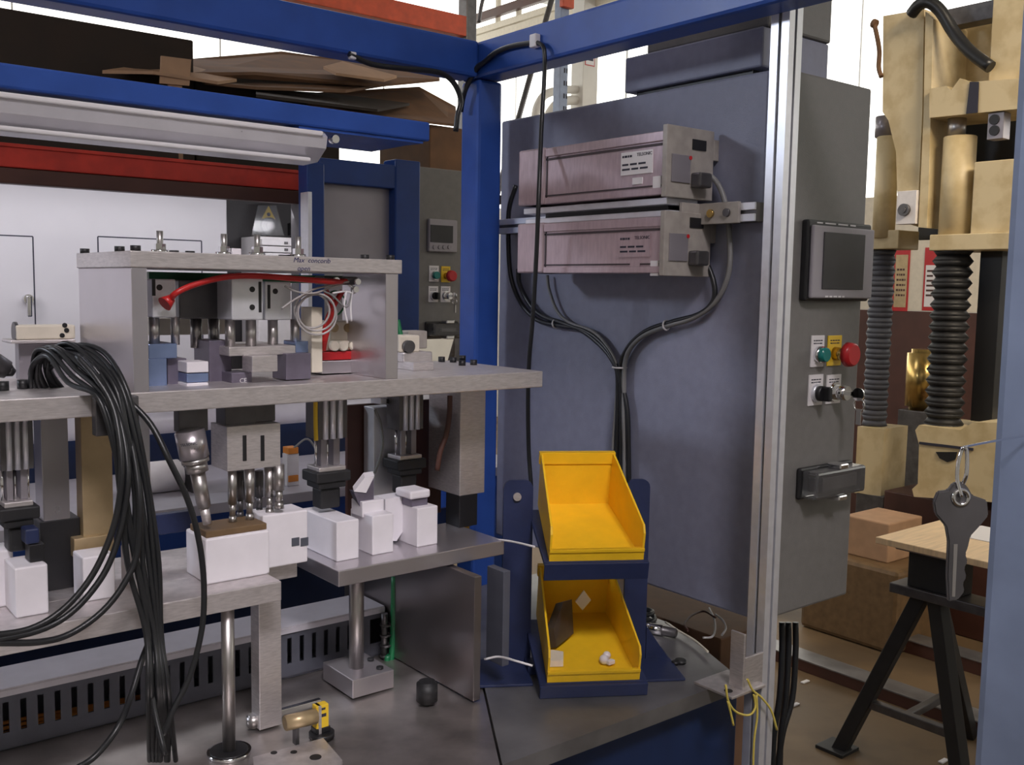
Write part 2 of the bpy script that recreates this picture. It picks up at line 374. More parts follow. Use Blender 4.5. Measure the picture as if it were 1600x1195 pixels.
# wall rail with generators
rail = thing('mounting_rail', 'silver slotted mounting rail running across the grey cabinet behind the generators', 'rail')
rz0, rz1 = at(1185, 345, x=XC-.03).z, at(1185, 315, x=XC-.03).z
part('rail_body', MB().box((XC-.028, .90, rz0), (XC, 1.50, rz1)), 'darksteel', rail)
h = (rz1-rz0)/2
part('rail_lip', MB().box((XC-.031, .90, rz0), (XC-.028, 1.50, rz0+.8*h), .0008), 'profile', rail)
part('rail_lip', MB().box((XC-.031, .90, rz1-.8*h), (XC-.028, 1.50, rz1), .0008), 'profile', rail)
part('carrier_bar', MB().box((1.10, 1.005, 1.6075), (1.163, 1.335, 1.6165), .001), 'profile', rail)
part('carrier_bar', MB().box((1.095, 1.005, 1.6245), (1.163, 1.335, 1.6345), .001), 'profile', rail)
part('bar_web', MB().box((1.115, 1.02, 1.6165), (1.163, 1.30, 1.6245)), 'black', rail)
br = part('rail_bracket', MB().box((XC-.037, .925, rz0-.002), (XC-.031, 1.00, rz1+.002), .001).box((XC-.075, .998, rz0-.002), (XC-.031, 1.004, rz1+.002), .001), 'genpanel', rail)
part('bracket_bolt', MB().cyl((XC-.037, .945, (rz0+rz1)/2), (XC-.041, .945, (rz0+rz1)/2), .006, n=16), 'darksteel', br)
part('bracket_bolt', MB().cyl((XC-.037, .975, (rz0+rz1)/2), (XC-.041, .975, (rz0+rz1)/2), .006, n=16), 'brass', br)

def generator(label, z0, z1, bright):
    XG, ya, yb = 1.085, .998, 1.337
    g = thing('ultrasonic_generator', label, 'generator', 'pink grey generators on the cabinet')
    part('case', MB().box((XG+.003, ya+.006, z0), (XC-.032, yb, z1), .004), 'gen', g)
    part('end_flange', MB().box((XG, yb-.066, z0), (XC-.033, yb+.002, z1+.002), .003), 'gen', g)
    part('case_rib', MB().box((XG, ya+.006, z1-.014), (XG+.006, yb-.068, z1), .001).box((XG, ya+.006, z0), (XG+.006, yb-.068, z0+.010), .001), 'gen', g)
    part('case_groove', MB().box((XG+.0018, ya+.006, z1-.020), (XG+.003, yb-.068, z1-.0165)).box((XG+.0018, ya+.006, z0+.012), (XG+.003, yb-.068, z0+.0145))
         .box((XG+.0018, yb-.072, z0), (XG+.003, yb-.069, z1)), 'gendark', g)
    fp = part('front_panel', MB().box((XG-.004, ya-.003, z0-.004), (XC-.012, ya+.006, z1+.008), .001), 'genpanel', g, 'grey connector panel at the end of the case')
    part('panel_display', MB().box((XG+.05, ya-.0045, z0+.068), (XG+.08, ya-.003, z0+.083)), 'black', fp)
    part('indicator_lamp', MB().cyl((XG+.045, ya-.003, z0+.055), (XG+.045, ya-.006, z0+.055), .003, n=12), 'red', fp)
    part('panel_plate', MB().box((XG+.006, ya-.005, z0+.018), (XG+.046, ya-.003, z0+.058), .0005), 'sheet', fp)
    part('panel_plug', MB().box((XG+.048, ya-.022, z0+.012), (XG+.076, ya-.003, z0+.034), .003), 'darksteel', fp, 'dark cable plug')
    part('mounting_ear', MB().box((XC-.012, ya-.003, z1-.035), (XC, ya+.004, z1-.004), .001), 'genpanel', fp)
    lb = part('rating_label', MB().box((XG+.0012, ya+.030, z1-.058), (XG+.0032, ya+.095, z1-.024)), 'paper' if bright else 'gen', g, 'printed rating label')
    t = MB(); t.text('TELSONIC', (XG+.001, ya+.062, z1-.0315), -EY, EZ, .0068)
    dashes(t, (XG+.0012, ya+.092, z1-.044), -EY, EZ, 2, .056, .007, -EX, 5); dashes(t, (XG+.0012, ya+.092, z1-.032), -EY, EZ, 1, .02, .008, -EX, 8)
    part('label_print', t, 'ink', lb)
    part('serial_label', MB().box((XG+.0012, ya+.050, z1-.073), (XG+.0032, ya+.070, z1-.063)), 'paper' if bright else 'gen', g)
    part('inspection_sticker', MB().box((XG+.0012, ya+.012, z1-.086), (XG+.0032, ya+.028, z1-.064)), 'paper', g, 'small white square sticker')
    return g
generator('upper pink grey generator case with bright white rating label on the cabinet', 1.638, 1.729, True)
generator('lower pink grey generator case under the rail, its label hard to see', 1.524, 1.606, False)
# generator leads and cable harness on the cabinet
XH = XC-.012
def hx(*p, x=XH): return [at(a, b, x=x) for a, b in p]
single('harness_branch', MB().tube(hx((806, 290), (795, 330), (795, 400), (800, 440), (815, 475), (840, 500), (870, 508), (910, 515), (940, 535), (960, 565), (966, 600), (964, 705), (966, 820)), .0045), 'cable',
       'black cable looping from left end of the generators down the cabinet', 'cable')
single('harness_branch', MB().tube(hx((810, 420), (812, 445), (830, 478), (850, 495), (880, 505), (915, 520), (950, 552), (968, 590), (971, 640), (970, 705), (972, 820)), .0045), 'cable',
       'black cable from the lower left of the generators joining the vertical harness', 'cable')
single('harness_branch', MB().tube(hx((855, 430), (858, 452), (870, 485), (890, 504), (925, 517), (948, 540), (964, 575), (962, 640), (958, 705), (960, 820)), .003), 'gcable',
       'thin grey cable leaving the underside of the lower generator near its left end', 'cable')
single('harness_branch', MB().tube(hx((1092, 268), (1112, 276), (1128, 300), (1137, 340), (1141, 400), (1135, 440), (1115, 475), (1080, 498), (1040, 510), (1000, 528), (978, 560), (975, 620), (976, 705), (978, 820)), .0042), 'gcable',
       'grey cable curving from upper generator plug down the right side to the harness', 'cable')
single('harness_branch', MB().tube(hx((1088, 397), (1100, 405), (1112, 430), (1117, 455), (1112, 475), (1090, 492), (1050, 503), (1008, 518), (980, 545), (969, 580), (980, 640), (982, 705), (984, 820)), .0042), 'cable',
       'dark cable curving from lower generator plug to the vertical harness', 'cable')
for i, (x, y, r, lab) in enumerate(((868, 506, .0075, 'white cable tie on left bend of the harness'), (1041, 508, .0075, 'white cable tie on right bend of the harness'), (968, 574, .012, 'white cable tie where the harness branches meet'))):
    p = at(x, y, x=XH); ax = Vector((0, -.9, .1)) if i < 2 else EZ
    single('cable_tie', MB().ring(p, ax, r, .0014), 'paper', lab, 'cable tie')

# hanging cord and corner cables
XK = XB-.006
cl = at(840, 65, x=XB)
single('cord_clip', MB().box((XB-.012, cl.y-.008, cl.z-.011), (XB, cl.y+.008, cl.z+.011), .002), 'white', 'white clip on the blue beam holding the hanging black cord', 'clip')
single('power_cable', MB().tube([at(838, 66, x=XK), at(848, 72, x=XK-.004), at(851, 88, x=XK-.006), at(850, 130, x=XK-.006), at(846, 200, x=XK-.02), at(842, 300, x=XK-.05), at(838, 400, x=XK-.05), at(832, 500, x=XK-.045), at(827, 560, x=XK-.04), at(825, 620, x=XK-.03), at(826, 700, x=XK-.02), at(830, 760, x=XK-.02)], .0038), 'cable',
       'long black cord hanging from the beam clip down in front of the cabinet', 'cord')
single('beam_cable', MB().tube([at(838, 66, x=XK), at(800, 72, x=XK), at(775, 82, x=XK), at(757, 97, x=XK), at(746, 105, x=XK, ), at(736, 122, x=XK-.004), at(727, 140, x=XK-.01), at(722, 160, x=XK-.01), at(720, 175, x=XK-.01)], .0048), 'cable',
       'black cable strapped along the right blue beam into the frame corner', 'cable')
YK = YB-.006
single('beam_cable', MB().tube([at(545, 84, y=YK), at(580, 100, y=YK), at(630, 107, y=YK), at(680, 112, y=YK), at(702, 122, y=YK), at(715, 140, y=YK), at(720, 160, y=YK), at(715, 180, y=YK), at(712, 205, y=YK)], .0048), 'cable',
       'black cable sagging under the left blue beam beside the corner post', 'cable')
c5 = at(548, 88, y=YB)
single('cord_clip', MB().box((c5.x-.006, YB-.01, c5.z-.006), (c5.x+.006, YB, c5.z+.006), .002), 'white', 'small pale clip under the left blue beam', 'clip')

# light fixture beam
YL = 1.30
lz0, lz1 = 1.722, 1.751
xl1 = at(672, 207, y=YL).x
lb = thing('light_arm', 'blue tube arm carrying the white strip light above the tooling', 'arm')
part('arm_tube', MB().box((-.6, YL, lz0), (xl1, YL+.045, lz1), .003), 'blue', lb)
part('arm_bracket', MB().box((xl1-.10, YL+.046, lz0), (xl1, YB-.001, lz0+.025), .002), 'blue', lb)
part('arm_plate', MB().prism([(xl1-.22, YL+.004, lz0), (xl1-.01, YL+.004, lz0), (xl1-.02, YL+.05, lz0), (xl1-.16, YL+.16, lz0), (xl1-.22, YL+.16, lz0)], (0, 0, -.004)), 'blue', lb)
fx_ = thing('strip_light', 'long white trough shaped strip light under the blue arm', 'light')
xf = at(500, 225, y=YL).x
prof = [(YL+.012, lz0-.003), (YL+.0, lz0-.012), (YL+.004, lz0-.028), (YL+.03, lz0-.045), (YL+.075, lz0-.046), (YL+.10, lz0-.03), (YL+.10, lz0-.003)]
part('reflector', MB().prism([(-.6, y, z) for y, z in prof], (xf+.6, 0, 0)), 'reflector', fx_)
part('reflector_rim', MB().box((-.6, YL-.004, lz0-.012), (xf+.004, YL+.006, lz0-.005), .002).box((-.6, YL+.008, lz0-.048), (xf-.01, YL+.02, lz0-.042), .002), 'paper', fx_, 'bright white rim')
part('end_cap', MB().prism([(xf, y, z) for y, z in prof], (.012, 0, 0)), 'reflector', fx_)
part('end_screw', MB().cyl((xf+.03, YL+.02, lz0-.012), (xf+.03, YL+.008, lz0-.012), .006, n=12), 'chrome', fx_)

# ================================================================== TOOLING: upper plate
YU = 1.10
UZ1, UZ0 = 1.378, 1.3545
UXR = at(848, 592, y=YU).x
single('upper_tool_plate', MB().box((-.25, YU, UZ0), (UXR, 1.335, UZ1), .0012), 'alu', 'thick silver tool plate across the middle, with the small bridge standing on it', 'tool plate')
# bridge
brg = thing('tool_bridge', 'silver plate bridge with hand lettering standing on the upper tool plate', 'bridge')
bz0, bz1 = 1.5145, 1.5325
bx0, bx1, byk = .354, .700, 1.305
tp = part('top_plate', MB().box((bx0, YU, bz0), (bx1, byk, bz1), .001), 'alu', brg)
part('side_leg', MB().box((bx0+.001, YU+.001, UZ1), (bx0+.018, byk-.004, bz0), .001), 'alu_top', brg)
part('side_leg', MB().box((bx1-.024, YU+.001, UZ1), (bx1-.005, byk-.09, bz0), .001), 'alu_top', brg)
t = MB()
o = at(458, 409.5, y=YU); t.text('Max  concorib', (o.x, YU-.0002, o.z), EX, EZ, .0085, .25)
o = at(464, 422.5, y=YU); t.text('open', (o.x, YU-.0002, o.z), EX, EZ, .0085, .25)
part('marker_lettering', t, 'inkblue', tp, 'blue black handwriting on the plate edge')
def screw(mb, x, y, z, r=.0055, h=.006): mb.cyl((x, y, z), (x, y, z+h), r, n=14); return mb
for (ix, y) in ((122, byk-.012), (187, YU+.06), (212, YU+.012), (570, YU+.03), (610, YU+.01)):
    x = at(ix, 398, y=y).x; x = min(max(x, bx0+.007), bx1-.007); part('cap_screw', screw(MB(), x, y, bz1), 'black', brg)
for (ix, y) in ((272, 1.14), (297, 1.14), (455, 1.15), (442, 1.16)):
    x = at(ix, 398, y=y).x; part('cap_screw', screw(MB(), x, y, bz1, .0055, .003), 'black', brg)
for (ix, iy, y, s) in ((250, 365, 1.17, 1.), (350, 372, 1.17, 1.), (402, 368, 1.15, 1.), (466, 374, 1.15, 1.)):
    x = at(ix, 390, y=y).x
    st = part('threaded_stud', MB().cyl((x, y, bz1), (x, y, bz1+.026), .0038, n=12), 'steel', brg)
    part('hex_nut', MB().cyl((x, y, bz1), (x, y, bz1+.004), .010, n=16).cyl((x, y, bz1+.004), (x, y, bz1+.011), .0068, n=6, smooth=False), 'chrome', st)
x = at(360, 382, y=1.17).x
part('stud_block', MB().box((x, 1.165, bz1), (x+.012, 1.18, bz1+.009), .001), 'pom', brg)

# cylinders and blocks inside the bridge
def cylinder_block(label, Y, x0, y0, x1, y1, d, m='profile', holes=(), rods=(), rodbot=None, slots=()):
    t = thing('air_cylinder', label, 'cylinder')
    a, b, c, e = fy(Y, x0, y0, x1, y1)
    part('cylinder_body', MB().box((a, Y, c), (b, Y+d, e), .0015), m, t)
    for (hx_, hy_, r) in holes:
        p = at(hx_, hy_, y=Y); part('bore', MB().cyl((p.x, Y, p.z), (p.x, Y-.0006, p.z), r, n=16), 'black', t)
    for (sx, sy0, sy1) in slots:
        p = at(sx, sy0, y=Y); q = at(sx, sy1, y=Y); part('slot', MB().box((p.x-.0018, Y-.0006, q.z), (p.x+.0018, Y+.001, p.z)), 'black', t)
    for (rx, rr) in rods:
        x = at(rx, y1, y=Y).x; zb = at(rx, rodbot, y=Y).z
        part('guide_rod', MB().cyl((x, Y+d*.5, zb), (x, Y+d*.5, c), rr, n=16), 'steel', t)
    return t
cylinder_block('silver air cylinder on left inside the bridge, a red tube plugged in', 1.15, 238, 436, 275, 496, .04, 'profile', ((249, 449, .0035),), ((250, .006), (283, .005)), 540, ((240, 436, 462),))
cylinder_block('silver double air cylinder in the middle of the bridge, with port holes', 1.14, 362, 433, 411, 500, .045, 'profile', ((394, 452, .0035), (394, 480, .0035)), ((371, .006), (404, .0065)), 548, ((406, 440, 488),))
cylinder_block('silver air cylinder right of centre inside the bridge, behind coiled tubes', 1.16, 414, 440, 455, 500, .04, 'profile', ((430, 455, .0035),), ((437, .0065), (472, .006)), 548, ((420, 445, 482),))
cylinder_block('dark cylinder in shadow between the two silver ones inside the bridge', 1.20, 280, 438, 352, 498, .05, 'darksteel', (), ((318, .007), (346, .007)), 545)
def blockpx(name, label, cat, Y, x0, y0, x1, y1, d, m, bev=.001, group=None):
    return single(name, by(MB(), Y, x0, y0, x1, y1, d, bev), m, label, cat, group)
# stack of blocks under the cylinders
blockpx('slide_plate', 'silver slide plate under the middle cylinders of the bridge', 'plate', 1.15, 358, 541, 462, 555, .10, 'alu')
blockpx('stop_block', 'silver rectangular block under the slide plate in the bridge centre', 'block', 1.125, 394, 555, 434, 581, .03, 'alu')
blockpx('stop_block', 'blue tinted shiny block low on the left inside the bridge', 'block', 1.16, 232, 537, 277, 560, .06, 'bluesteel')
blockpx('stop_block', 'pale blue mirror like block beneath the blue tinted block', 'block', 1.16, 232, 560, 261, 606, .04, 'bluesteel')
blockpx('stop_block', 'dark violet block right of pale blue block at bottom left of bridge', 'block', 1.17, 262, 560, 292, 604, .04, 'violet')
blockpx('riser_block', 'dark violet upright block in the bridge, left of the marked block', 'block', 1.18, 327, 532, 362, 604, .05, 'violet')
blockpx('riser_block', 'dark block with small white marking below the silver stop block', 'block', 1.15, 362, 582, 394, 602, .04, 'violet')
blockpx('riser_block', 'dark base block with black screws right of the stop block', 'block', 1.14, 447, 552, 486, 593, .04, 'violet')
blockpx('riser_block', 'shiny pale block on top of the dark base block', 'block', 1.16, 462, 533, 487, 551, .035, 'bluesteel')
blockpx('clamp_block', 'upper white cube low inside the bridge', 'block', 1.14, 292, 565, 326, 582, .03, 'pom')
blockpx('clamp_block', 'lower white cube on the plate under the upper white cube', 'block', 1.14, 292, 598, 326, 606, .03, 'pom')
blockpx('clamp_block', 'bluish cube between the two white cubes', 'block', 1.142, 292, 583, 326, 597, .03, 'bluesteel')
blockpx('tan_upright', 'tan upright plate behind coiled tubes at the right of the bridge', 'plate', 1.15, 487, 480, 504, 582, .03, 'cream')
for (x0, y0, x1, y1, Y) in ((247, 502, 264, 524, 1.22), (290, 497, 310, 524, 1.24), (327, 494, 345, 522, 1.24)):
    pass
single('rear_clamp_bar', by(MB(), 1.30, 232, 497, 352, 523, .03), 'cream', 'cream bar seen through the bridge behind the guide rods', 'bar')
mk = MB(); o = at(374, 598, y=1.15); mk.text('CE', (o.x, 1.1496, o.z), EX, EZ, .008)
o_ = [r for r in ROOTS if r['label'].startswith('dark block with small')][0]; part('ce_marking', mk, 'paper', o_)
for i, (ix, iy) in enumerate(((276, 563), (297, 560), (312, 548), (362, 557), (376, 557), (453, 556), (478, 555), (512, 580), (526, 577))):
    pass
# valve
vl = thing('valve_block', 'beige twin valve block with round knobs at right inside the bridge', 'valve')
part('valve_body', by(MB(), 1.20, 516, 501, 554, 532, .03, .002), 'cream', vl)
part('valve_base', by(MB(), 1.195, 505, 532, 560, 548, .04, .004), 'cream', vl)
for ix in (521, 543):
    p = at(ix, 512, y=1.20); part('valve_cap', MB().cyl((p.x, 1.20, p.z), (p.x, 1.196, p.z), .006), 'tan', vl)
for ix in (519, 533, 550):
    p = at(ix, 540, y=1.195); part('valve_knob', MB().cyl((p.x, 1.195, p.z), (p.x, 1.186, p.z), .007, bev=.001), 'cream', vl)
blockpx('red_plate', 'dark red glossy plate under the beige valve block', 'plate', 1.19, 503, 549, 563, 562, .06, 'red')
blockpx('valve_stand', 'silver stand under the red plate at right of the bridge', 'block', 1.19, 503, 563, 563, 583, .06, 'alu_top')
# tubes in the bridge
yt = 1.118
funnel = at(262, 471, y=1.135)
single('red_air_tube', MB().tube([at(266, 468, y=1.13), at(275, 458, y=yt), at(300, 446, y=yt), at(340, 435, y=yt), at(375, 431, y=yt), at(420, 432, y=yt), at(480, 437, y=yt), at(520, 440, y=yt), at(548, 438, y=1.14)], .0036), 'redtube',
       'red air tube running under the bridge plate from left cylinder to right', 'tube')
single('tube_fitting', MB().cyl(at(268, 466, y=1.13), at(257, 475, y=1.128), .005, .009, n=16), 'redtube', 'orange red flared fitting at the left end of the red tube', 'fitting')
for pts, lab in (([(508, 452), (520, 478), (515, 500), (508, 530), (505, 548)], 'red tube dropping straight beside the tan upright'), ([(535, 455), (520, 480), (510, 505), (506, 535)], 'red tube slanting across behind the coiled tubes')):
    single('red_air_tube', MB().tube([at(x, y, y=1.155 if i else 1.155) for i, (x, y) in enumerate(pts)], .0038), 'redtube', lab, 'tube')
cc = at(495, 488, y=1.13)
single('coiled_tube', MB().ring(cc, (.3, 1, .1), .0235, .0014).ring(cc+Vector((.002, .004, -.003)), (.25, 1, -.1), .0255, .0014).ring(cc+Vector((-.003, .007, .002)), (.35, 1, .05), .022, .0014), 'tube', 'coil of pale air tubing hanging in the right of the bridge', 'tube')
for pts, m, lab in (([(445, 447), (465, 456), (490, 458), (515, 450), (535, 444)], 'tube', 'upper pale air tube above the coil'), ([(440, 482), (460, 468), (490, 452), (520, 445), (545, 440)], 'tube', 'pale air tube rising from left cylinder across the coil'),
                    ([(506, 455), (520, 462), (540, 480), (548, 465), (550, 445)], 'gcable', 'grey wire looping at the top right of the bridge'), ([(541, 455), (538, 480), (543, 505)], 'paper', 'white wire dropping into the valve block'), ([(550, 452), (548, 478), (549, 502)], 'paper', 'second white wire dropping into the valve block'),
                    ([(520, 458), (540, 455), (552, 458), (556, 452), (545, 446)], 'paper', 'white wire loop beneath the bridge plate at right'), ([(508, 462), (525, 455), (540, 470), (530, 490), (515, 490)], 'greent', 'green wire behind the coiled tubes')):
    single('loose_wire', MB().tube([at(x, y, y=1.125 if m != 'greent' else 1.17) for x, y in pts], .0013), m, lab, 'wire')
single('tube_manifold', by(MB(), 1.13, 508, 432, 560, 445, .03, .002), 'darksteel', 'dark manifold under the bridge plate where tubes gather', 'manifold')
mf = MB()
for ix, iy in ((522, 438), (555, 440), (552, 452)):
    p = at(ix, iy, y=1.128); mf.cyl(p, p+Vector((0, -.008, 0)), .004, n=12)
single('tube_elbow', mf, 'chrome', 'cluster of chrome tube elbows on the dark manifold', 'fitting')

# right of the bridge on the plate
gm = thing('eye_clamp', 'small grey clamp with round eye right of the bridge on plate', 'clamp')
part('clamp_body', by(MB(), 1.22, 624, 524, 656, 550, .03, .002), 'cream', gm)
part('clamp_back', by(MB(), 1.25, 638, 517, 668, 545, .03, .002), 'genpanel', gm)
part('clamp_base', by(MB(), 1.215, 630, 550, 676, 566, .04, .002).box((at(640, 560, y=1.2).x, 1.19, UZ1), (at(672, 560, y=1.2).x, 1.26, UZ1+.012), .001), 'alu', gm)
p = at(636, 541, y=1.22); part('clamp_eye', MB().cyl((p.x, 1.22, p.z), (p.x, 1.212, p.z), .009), 'darksteel', gm)
single('short_green_cable', MB().tube([at(621, 500, y=1.26), at(625, 520, y=1.255), at(629, 535, y=1.25), at(624, 552, y=1.24), at(630, 566, z=UZ1+.004)], .004), 'greent', 'short green cord beside the small grey clamp', 'cord')
for i, (ix, iy, lab) in enumerate(((641, 577, 'leftmost black screw'), (650, 573, 'second black screw from left'), (690, 565, 'tall black screw in front'), (708, 566, 'black screw in middle of the row'), (722, 571, 'second black screw from right'), (740, 570, 'rightmost black screw'), (689, 559, 'rear black screw'), (512, 582, 'black screw in front of the red plate'), (527, 579, 'black screw right under the red plate'))):
    p = at(ix, iy, z=UZ1); y = min(p.y, 1.325); single('cap_screw', screw(MB(), p.x, y, UZ1, .0055, .008), 'black', lab + (' on tool plate right of the bridge' if i < 7 else ' inside the bridge'), 'screw')
# left of the bridge
cb_ = thing('clamp_bar', 'cream clamp bar with two small holes left of the bridge', 'bar')
part('bar_body', by(MB(), 1.30, 26, 508, 118, 530, .03, .002), 'cream', cb_)
for q in ((101, 508), (104, 516), (97, 524)):
    p = at(*q, y=1.30); part('bar_hole', MB().cyl((p.x, 1.30, p.z), (p.x, 1.2992, p.z), .003, n=12), 'black', cb_)
part('bar_cap', MB().cyl(at(26, 518, y=1.315), at(21, 518, y=1.315), .012), 'darksteel', cb_)
part('bar_ledge', by(MB(), 1.29, 17, 531, 118, 536, .05, .001), 'alu', cb_)
part('bar_upright', by(MB(), 1.31, 30, 536, 118, 600, .02, .001), 'sheet', cb_)
a = thing('black_nozzle', 'dark nozzle poking in from the left edge above the tool plate', 'nozzle')
part('nozzle_body', MB().cyl(at(-30, 560, y=1.2), at(12, 578, y=1.2), .016, .010), 'darksteel', a)
part('nozzle_tip', MB().cyl(at(12, 578, y=1.2), at(22, 583, y=1.2), .008, .004), 'black', a)
part('nozzle_stand', MB().box((at(-20, 570, y=1.2).x, 1.195, UZ1), (at(-12, 570, y=1.2).x, 1.21, UZ1+.045)), 'darksteel', a)
for ix, iy, lab in ((5, 610, 'black screw at the left edge of the tool plate'), (36, 607, 'black screw near left edge, in front of clamp bar')):
    p = at(ix, iy, z=UZ1); single('cap_screw', screw(MB(), p.x, p.y, UZ1, .006, .010), 'black', lab, 'screw')

# ================================================================== TOOLING: below the upper plate
LZ1, LZ0, YLL = 1.142, 1.118, 1.082
LXR = at(440, 925, y=YLL).x
single('lower_tool_plate', MB().box((-.3, YLL, LZ0), (LXR, 1.16, LZ1), .0012).box((-.3, 1.16, LZ0), (LXR+.06, 1.30, LZ1), .0012), 'alu', 'silver lower tool plate at left under the big white block', 'tool plate')
RZ1, RZ0, YLR = 1.127+.0305, 1.127+.0085, None
RZ1, RZ0, YLR = 1.134, 1.113, 1.103
rx0, rx1 = at(529, 905, y=YLR).x, at(788, 856, y=YLR).x
rx0 = max(rx0, LXR+.065)
single('right_tool_plate', MB().box((rx0, YLR, RZ0), (rx1, 1.24, RZ1), .0012), 'alu_top', 'polished tool plate on a rod carrying three white blocks', 'tool plate')
# three white blocks on it
def nest(label, x0, y0, x1, y1, dpth, Y):
    a, b, c, e = fy(Y, x0, y0, x1, y1)
    return single('white_block', MB().box((a, Y, RZ1), (b, Y+dpth, e), .0015), 'pom', label, 'block', 'white blocks on the polished tool plate')
YN = 1.142
nest('largest white block, leftmost of three on the polished plate', 526, 813, 561, 876, .10, YN)
nest('narrow white block, middle of three on the polished plate', 582, 804, 615, 866, .06, YN)
nest('white block with rounded top cap, rightmost of three on the polished plate', 652, 792, 684, 854, .085, YN)
single('clamp_arm', MB().prism([at(500, 800, y=1.19), at(545, 800, y=1.19), at(575, 845, y=1.19), at(520, 845, y=1.19)], (0, .03, 0)), 'violet', 'violet wedge between the left and middle white blocks', 'clamp') if False else None
cp = thing('tilted_pad', 'white tilted pad on dark arm between left and middle white blocks', 'pad')
part('pad_face', MB().prism([at(553, 768, y=1.17), at(570, 746, y=1.17), at(585, 744, y=1.17), at(572, 770, y=1.17)], (.006, .014, .004)), 'pom', cp)
part('pad_arm', MB().prism([at(553, 769, y=1.171), at(572, 771, y=1.171), at(584, 746, y=1.171), at(584, 800, y=1.171), at(566, 800, y=1.171)], (.004, .02, 0)), 'violet', cp)
part('pad_base', by(MB(), 1.165, 566, 782, 600, 806, .03), 'pom', cp)
cp = thing('top_cap', 'white rounded cap sitting on the rightmost white block', 'cap')
part('cap_top', by(MB(), 1.15, 641, 766, 673, 779, .04, .003), 'pom', cp)
part('cap_neck', by(MB(), 1.155, 643, 779, 669, 791, .03, .002), 'violet', cp)
single('white_wedge', MB().prism([at(602, 780, y=1.18), at(640, 774, y=1.18), at(648, 800, y=1.18), at(620, 845, y=1.18), at(602, 845, y=1.18)], (0, .03, 0)), 'pom', 'white wedge shaped block behind the narrow white block', 'block')
# rods and bases
rod = thing('support_rod', 'round steel rod on square base block under the polished tool plate', 'rod')
p = at(557, 1066, z=ZT)
ry = 1.19; rxx = at(557, 985, y=ry).x
part('rod_shaft', MB().cyl((rxx, ry, ZT+.018), (rxx, ry, RZ0-.001), .0105, n=24), 'steel', rod)
a, b = at(548, 1090, z=ZT).x, at(612, 1074, z=ZT).x
part('rod_base', MB().box((a, 1.150, ZT), (a+.066, 1.235, ZT+.026), .001), 'alu_top', rod)
for sx, sy in ((a+.052, 1.165), (a+.058, 1.20)):
    part('base_screw', MB().cyl((sx, sy, ZT+.026), (sx, sy, ZT+.029), .005, n=14), 'black', rod)
rod = thing('support_rod', 'round steel rod in a flanged hole under the lower left plate', 'rod')
p = at(358, 1174, z=ZT)
part('rod_shaft', MB().cyl((p.x, p.y, ZT-.003), (p.x, p.y, LZ0-.001), .0078, n=24), 'steel', rod)
part('rod_flange', MB().cyl((p.x, p.y, ZT-.003), (p.x, p.y, ZT+.002), .026, n=32), 'chrome', rod)
part('rod_bushing', MB().cyl((p.x, p.y, ZT+.001), (p.x, p.y, ZT+.003), .0225, n=32), 'black', rod)
lg = single('plate_leg', MB().box((at(405, 1040, y=1.135).x, 1.135, ZT), (at(440, 1040, y=1.135).x, 1.16, LZ0-.001), .001), 'alu', 'square silver leg under the right end of lower left plate', 'leg')
p = at(667, 1097, z=ZT)
single('rubber_bumper', MB().cyl((p.x, p.y, ZT), (p.x, p.y, ZT+.03), .0145, n=28, bev=.003), 'rubber', 'black cylindrical rubber bumper on the base plate', 'bumper')
# polished end panel
PX = .783
single('end_panel', MB().box((PX, 1.045, ZT), (PX+.012, 1.40, RZ0-.003), .001), 'panelsteel', 'polished upright metal panel between base plate and the bin rack', 'panel')
cvp = at(755, 1040, x=PX)
# right leg of the upper plate
a, b, c, e = fy(1.20, 719, 612, 758, 772)
leg = thing('plate_leg', 'broad aluminium leg on black foot holding right end of upper tool plate', 'leg')
part('leg_plate', MB().box((a, 1.20, c), (b, 1.285, UZ0-.001), .001), 'alu', leg)
part('leg_foot', MB().box((a, 1.20, RZ1), (at(746, 800, y=1.20).x, 1.236, c), .001), 'black', leg, 'black foot block')
single('reflection_strip', MB().box((b-.012, 1.242, 1.09), (b+.004, 1.262, c), .001), 'brass', 'strip coloured for an orange reflection beside black foot of the broad leg', 'strip')  # brass colour stands for an orange reflection on polished metal
# front centre column behind
single('column', by(MB(), 1.285, 584, 636, 617, 806, .03, .001), 'profile', 'shiny silver column between the two black grippers', 'column')
cl_ = thing('rail_carriage', 'small silver rail carriage under the upper plate above the shiny column', 'carriage')
part('carriage_body', by(MB(), 1.27, 595, 621, 628, 631, .03, .001), 'profile', cl_)
p = at(610, 626, y=1.27); part('carriage_slot', MB().box((p.x-.007, 1.269, p.z-.004), (p.x+.007, 1.272, p.z+.003)), 'black', cl_)
single('back_panel', by(MB(), 1.318, 543, 628, 690, 812, .008, .001), 'darkred', 'dark reddish brown panel behind the grippers under the upper plate', 'panel')

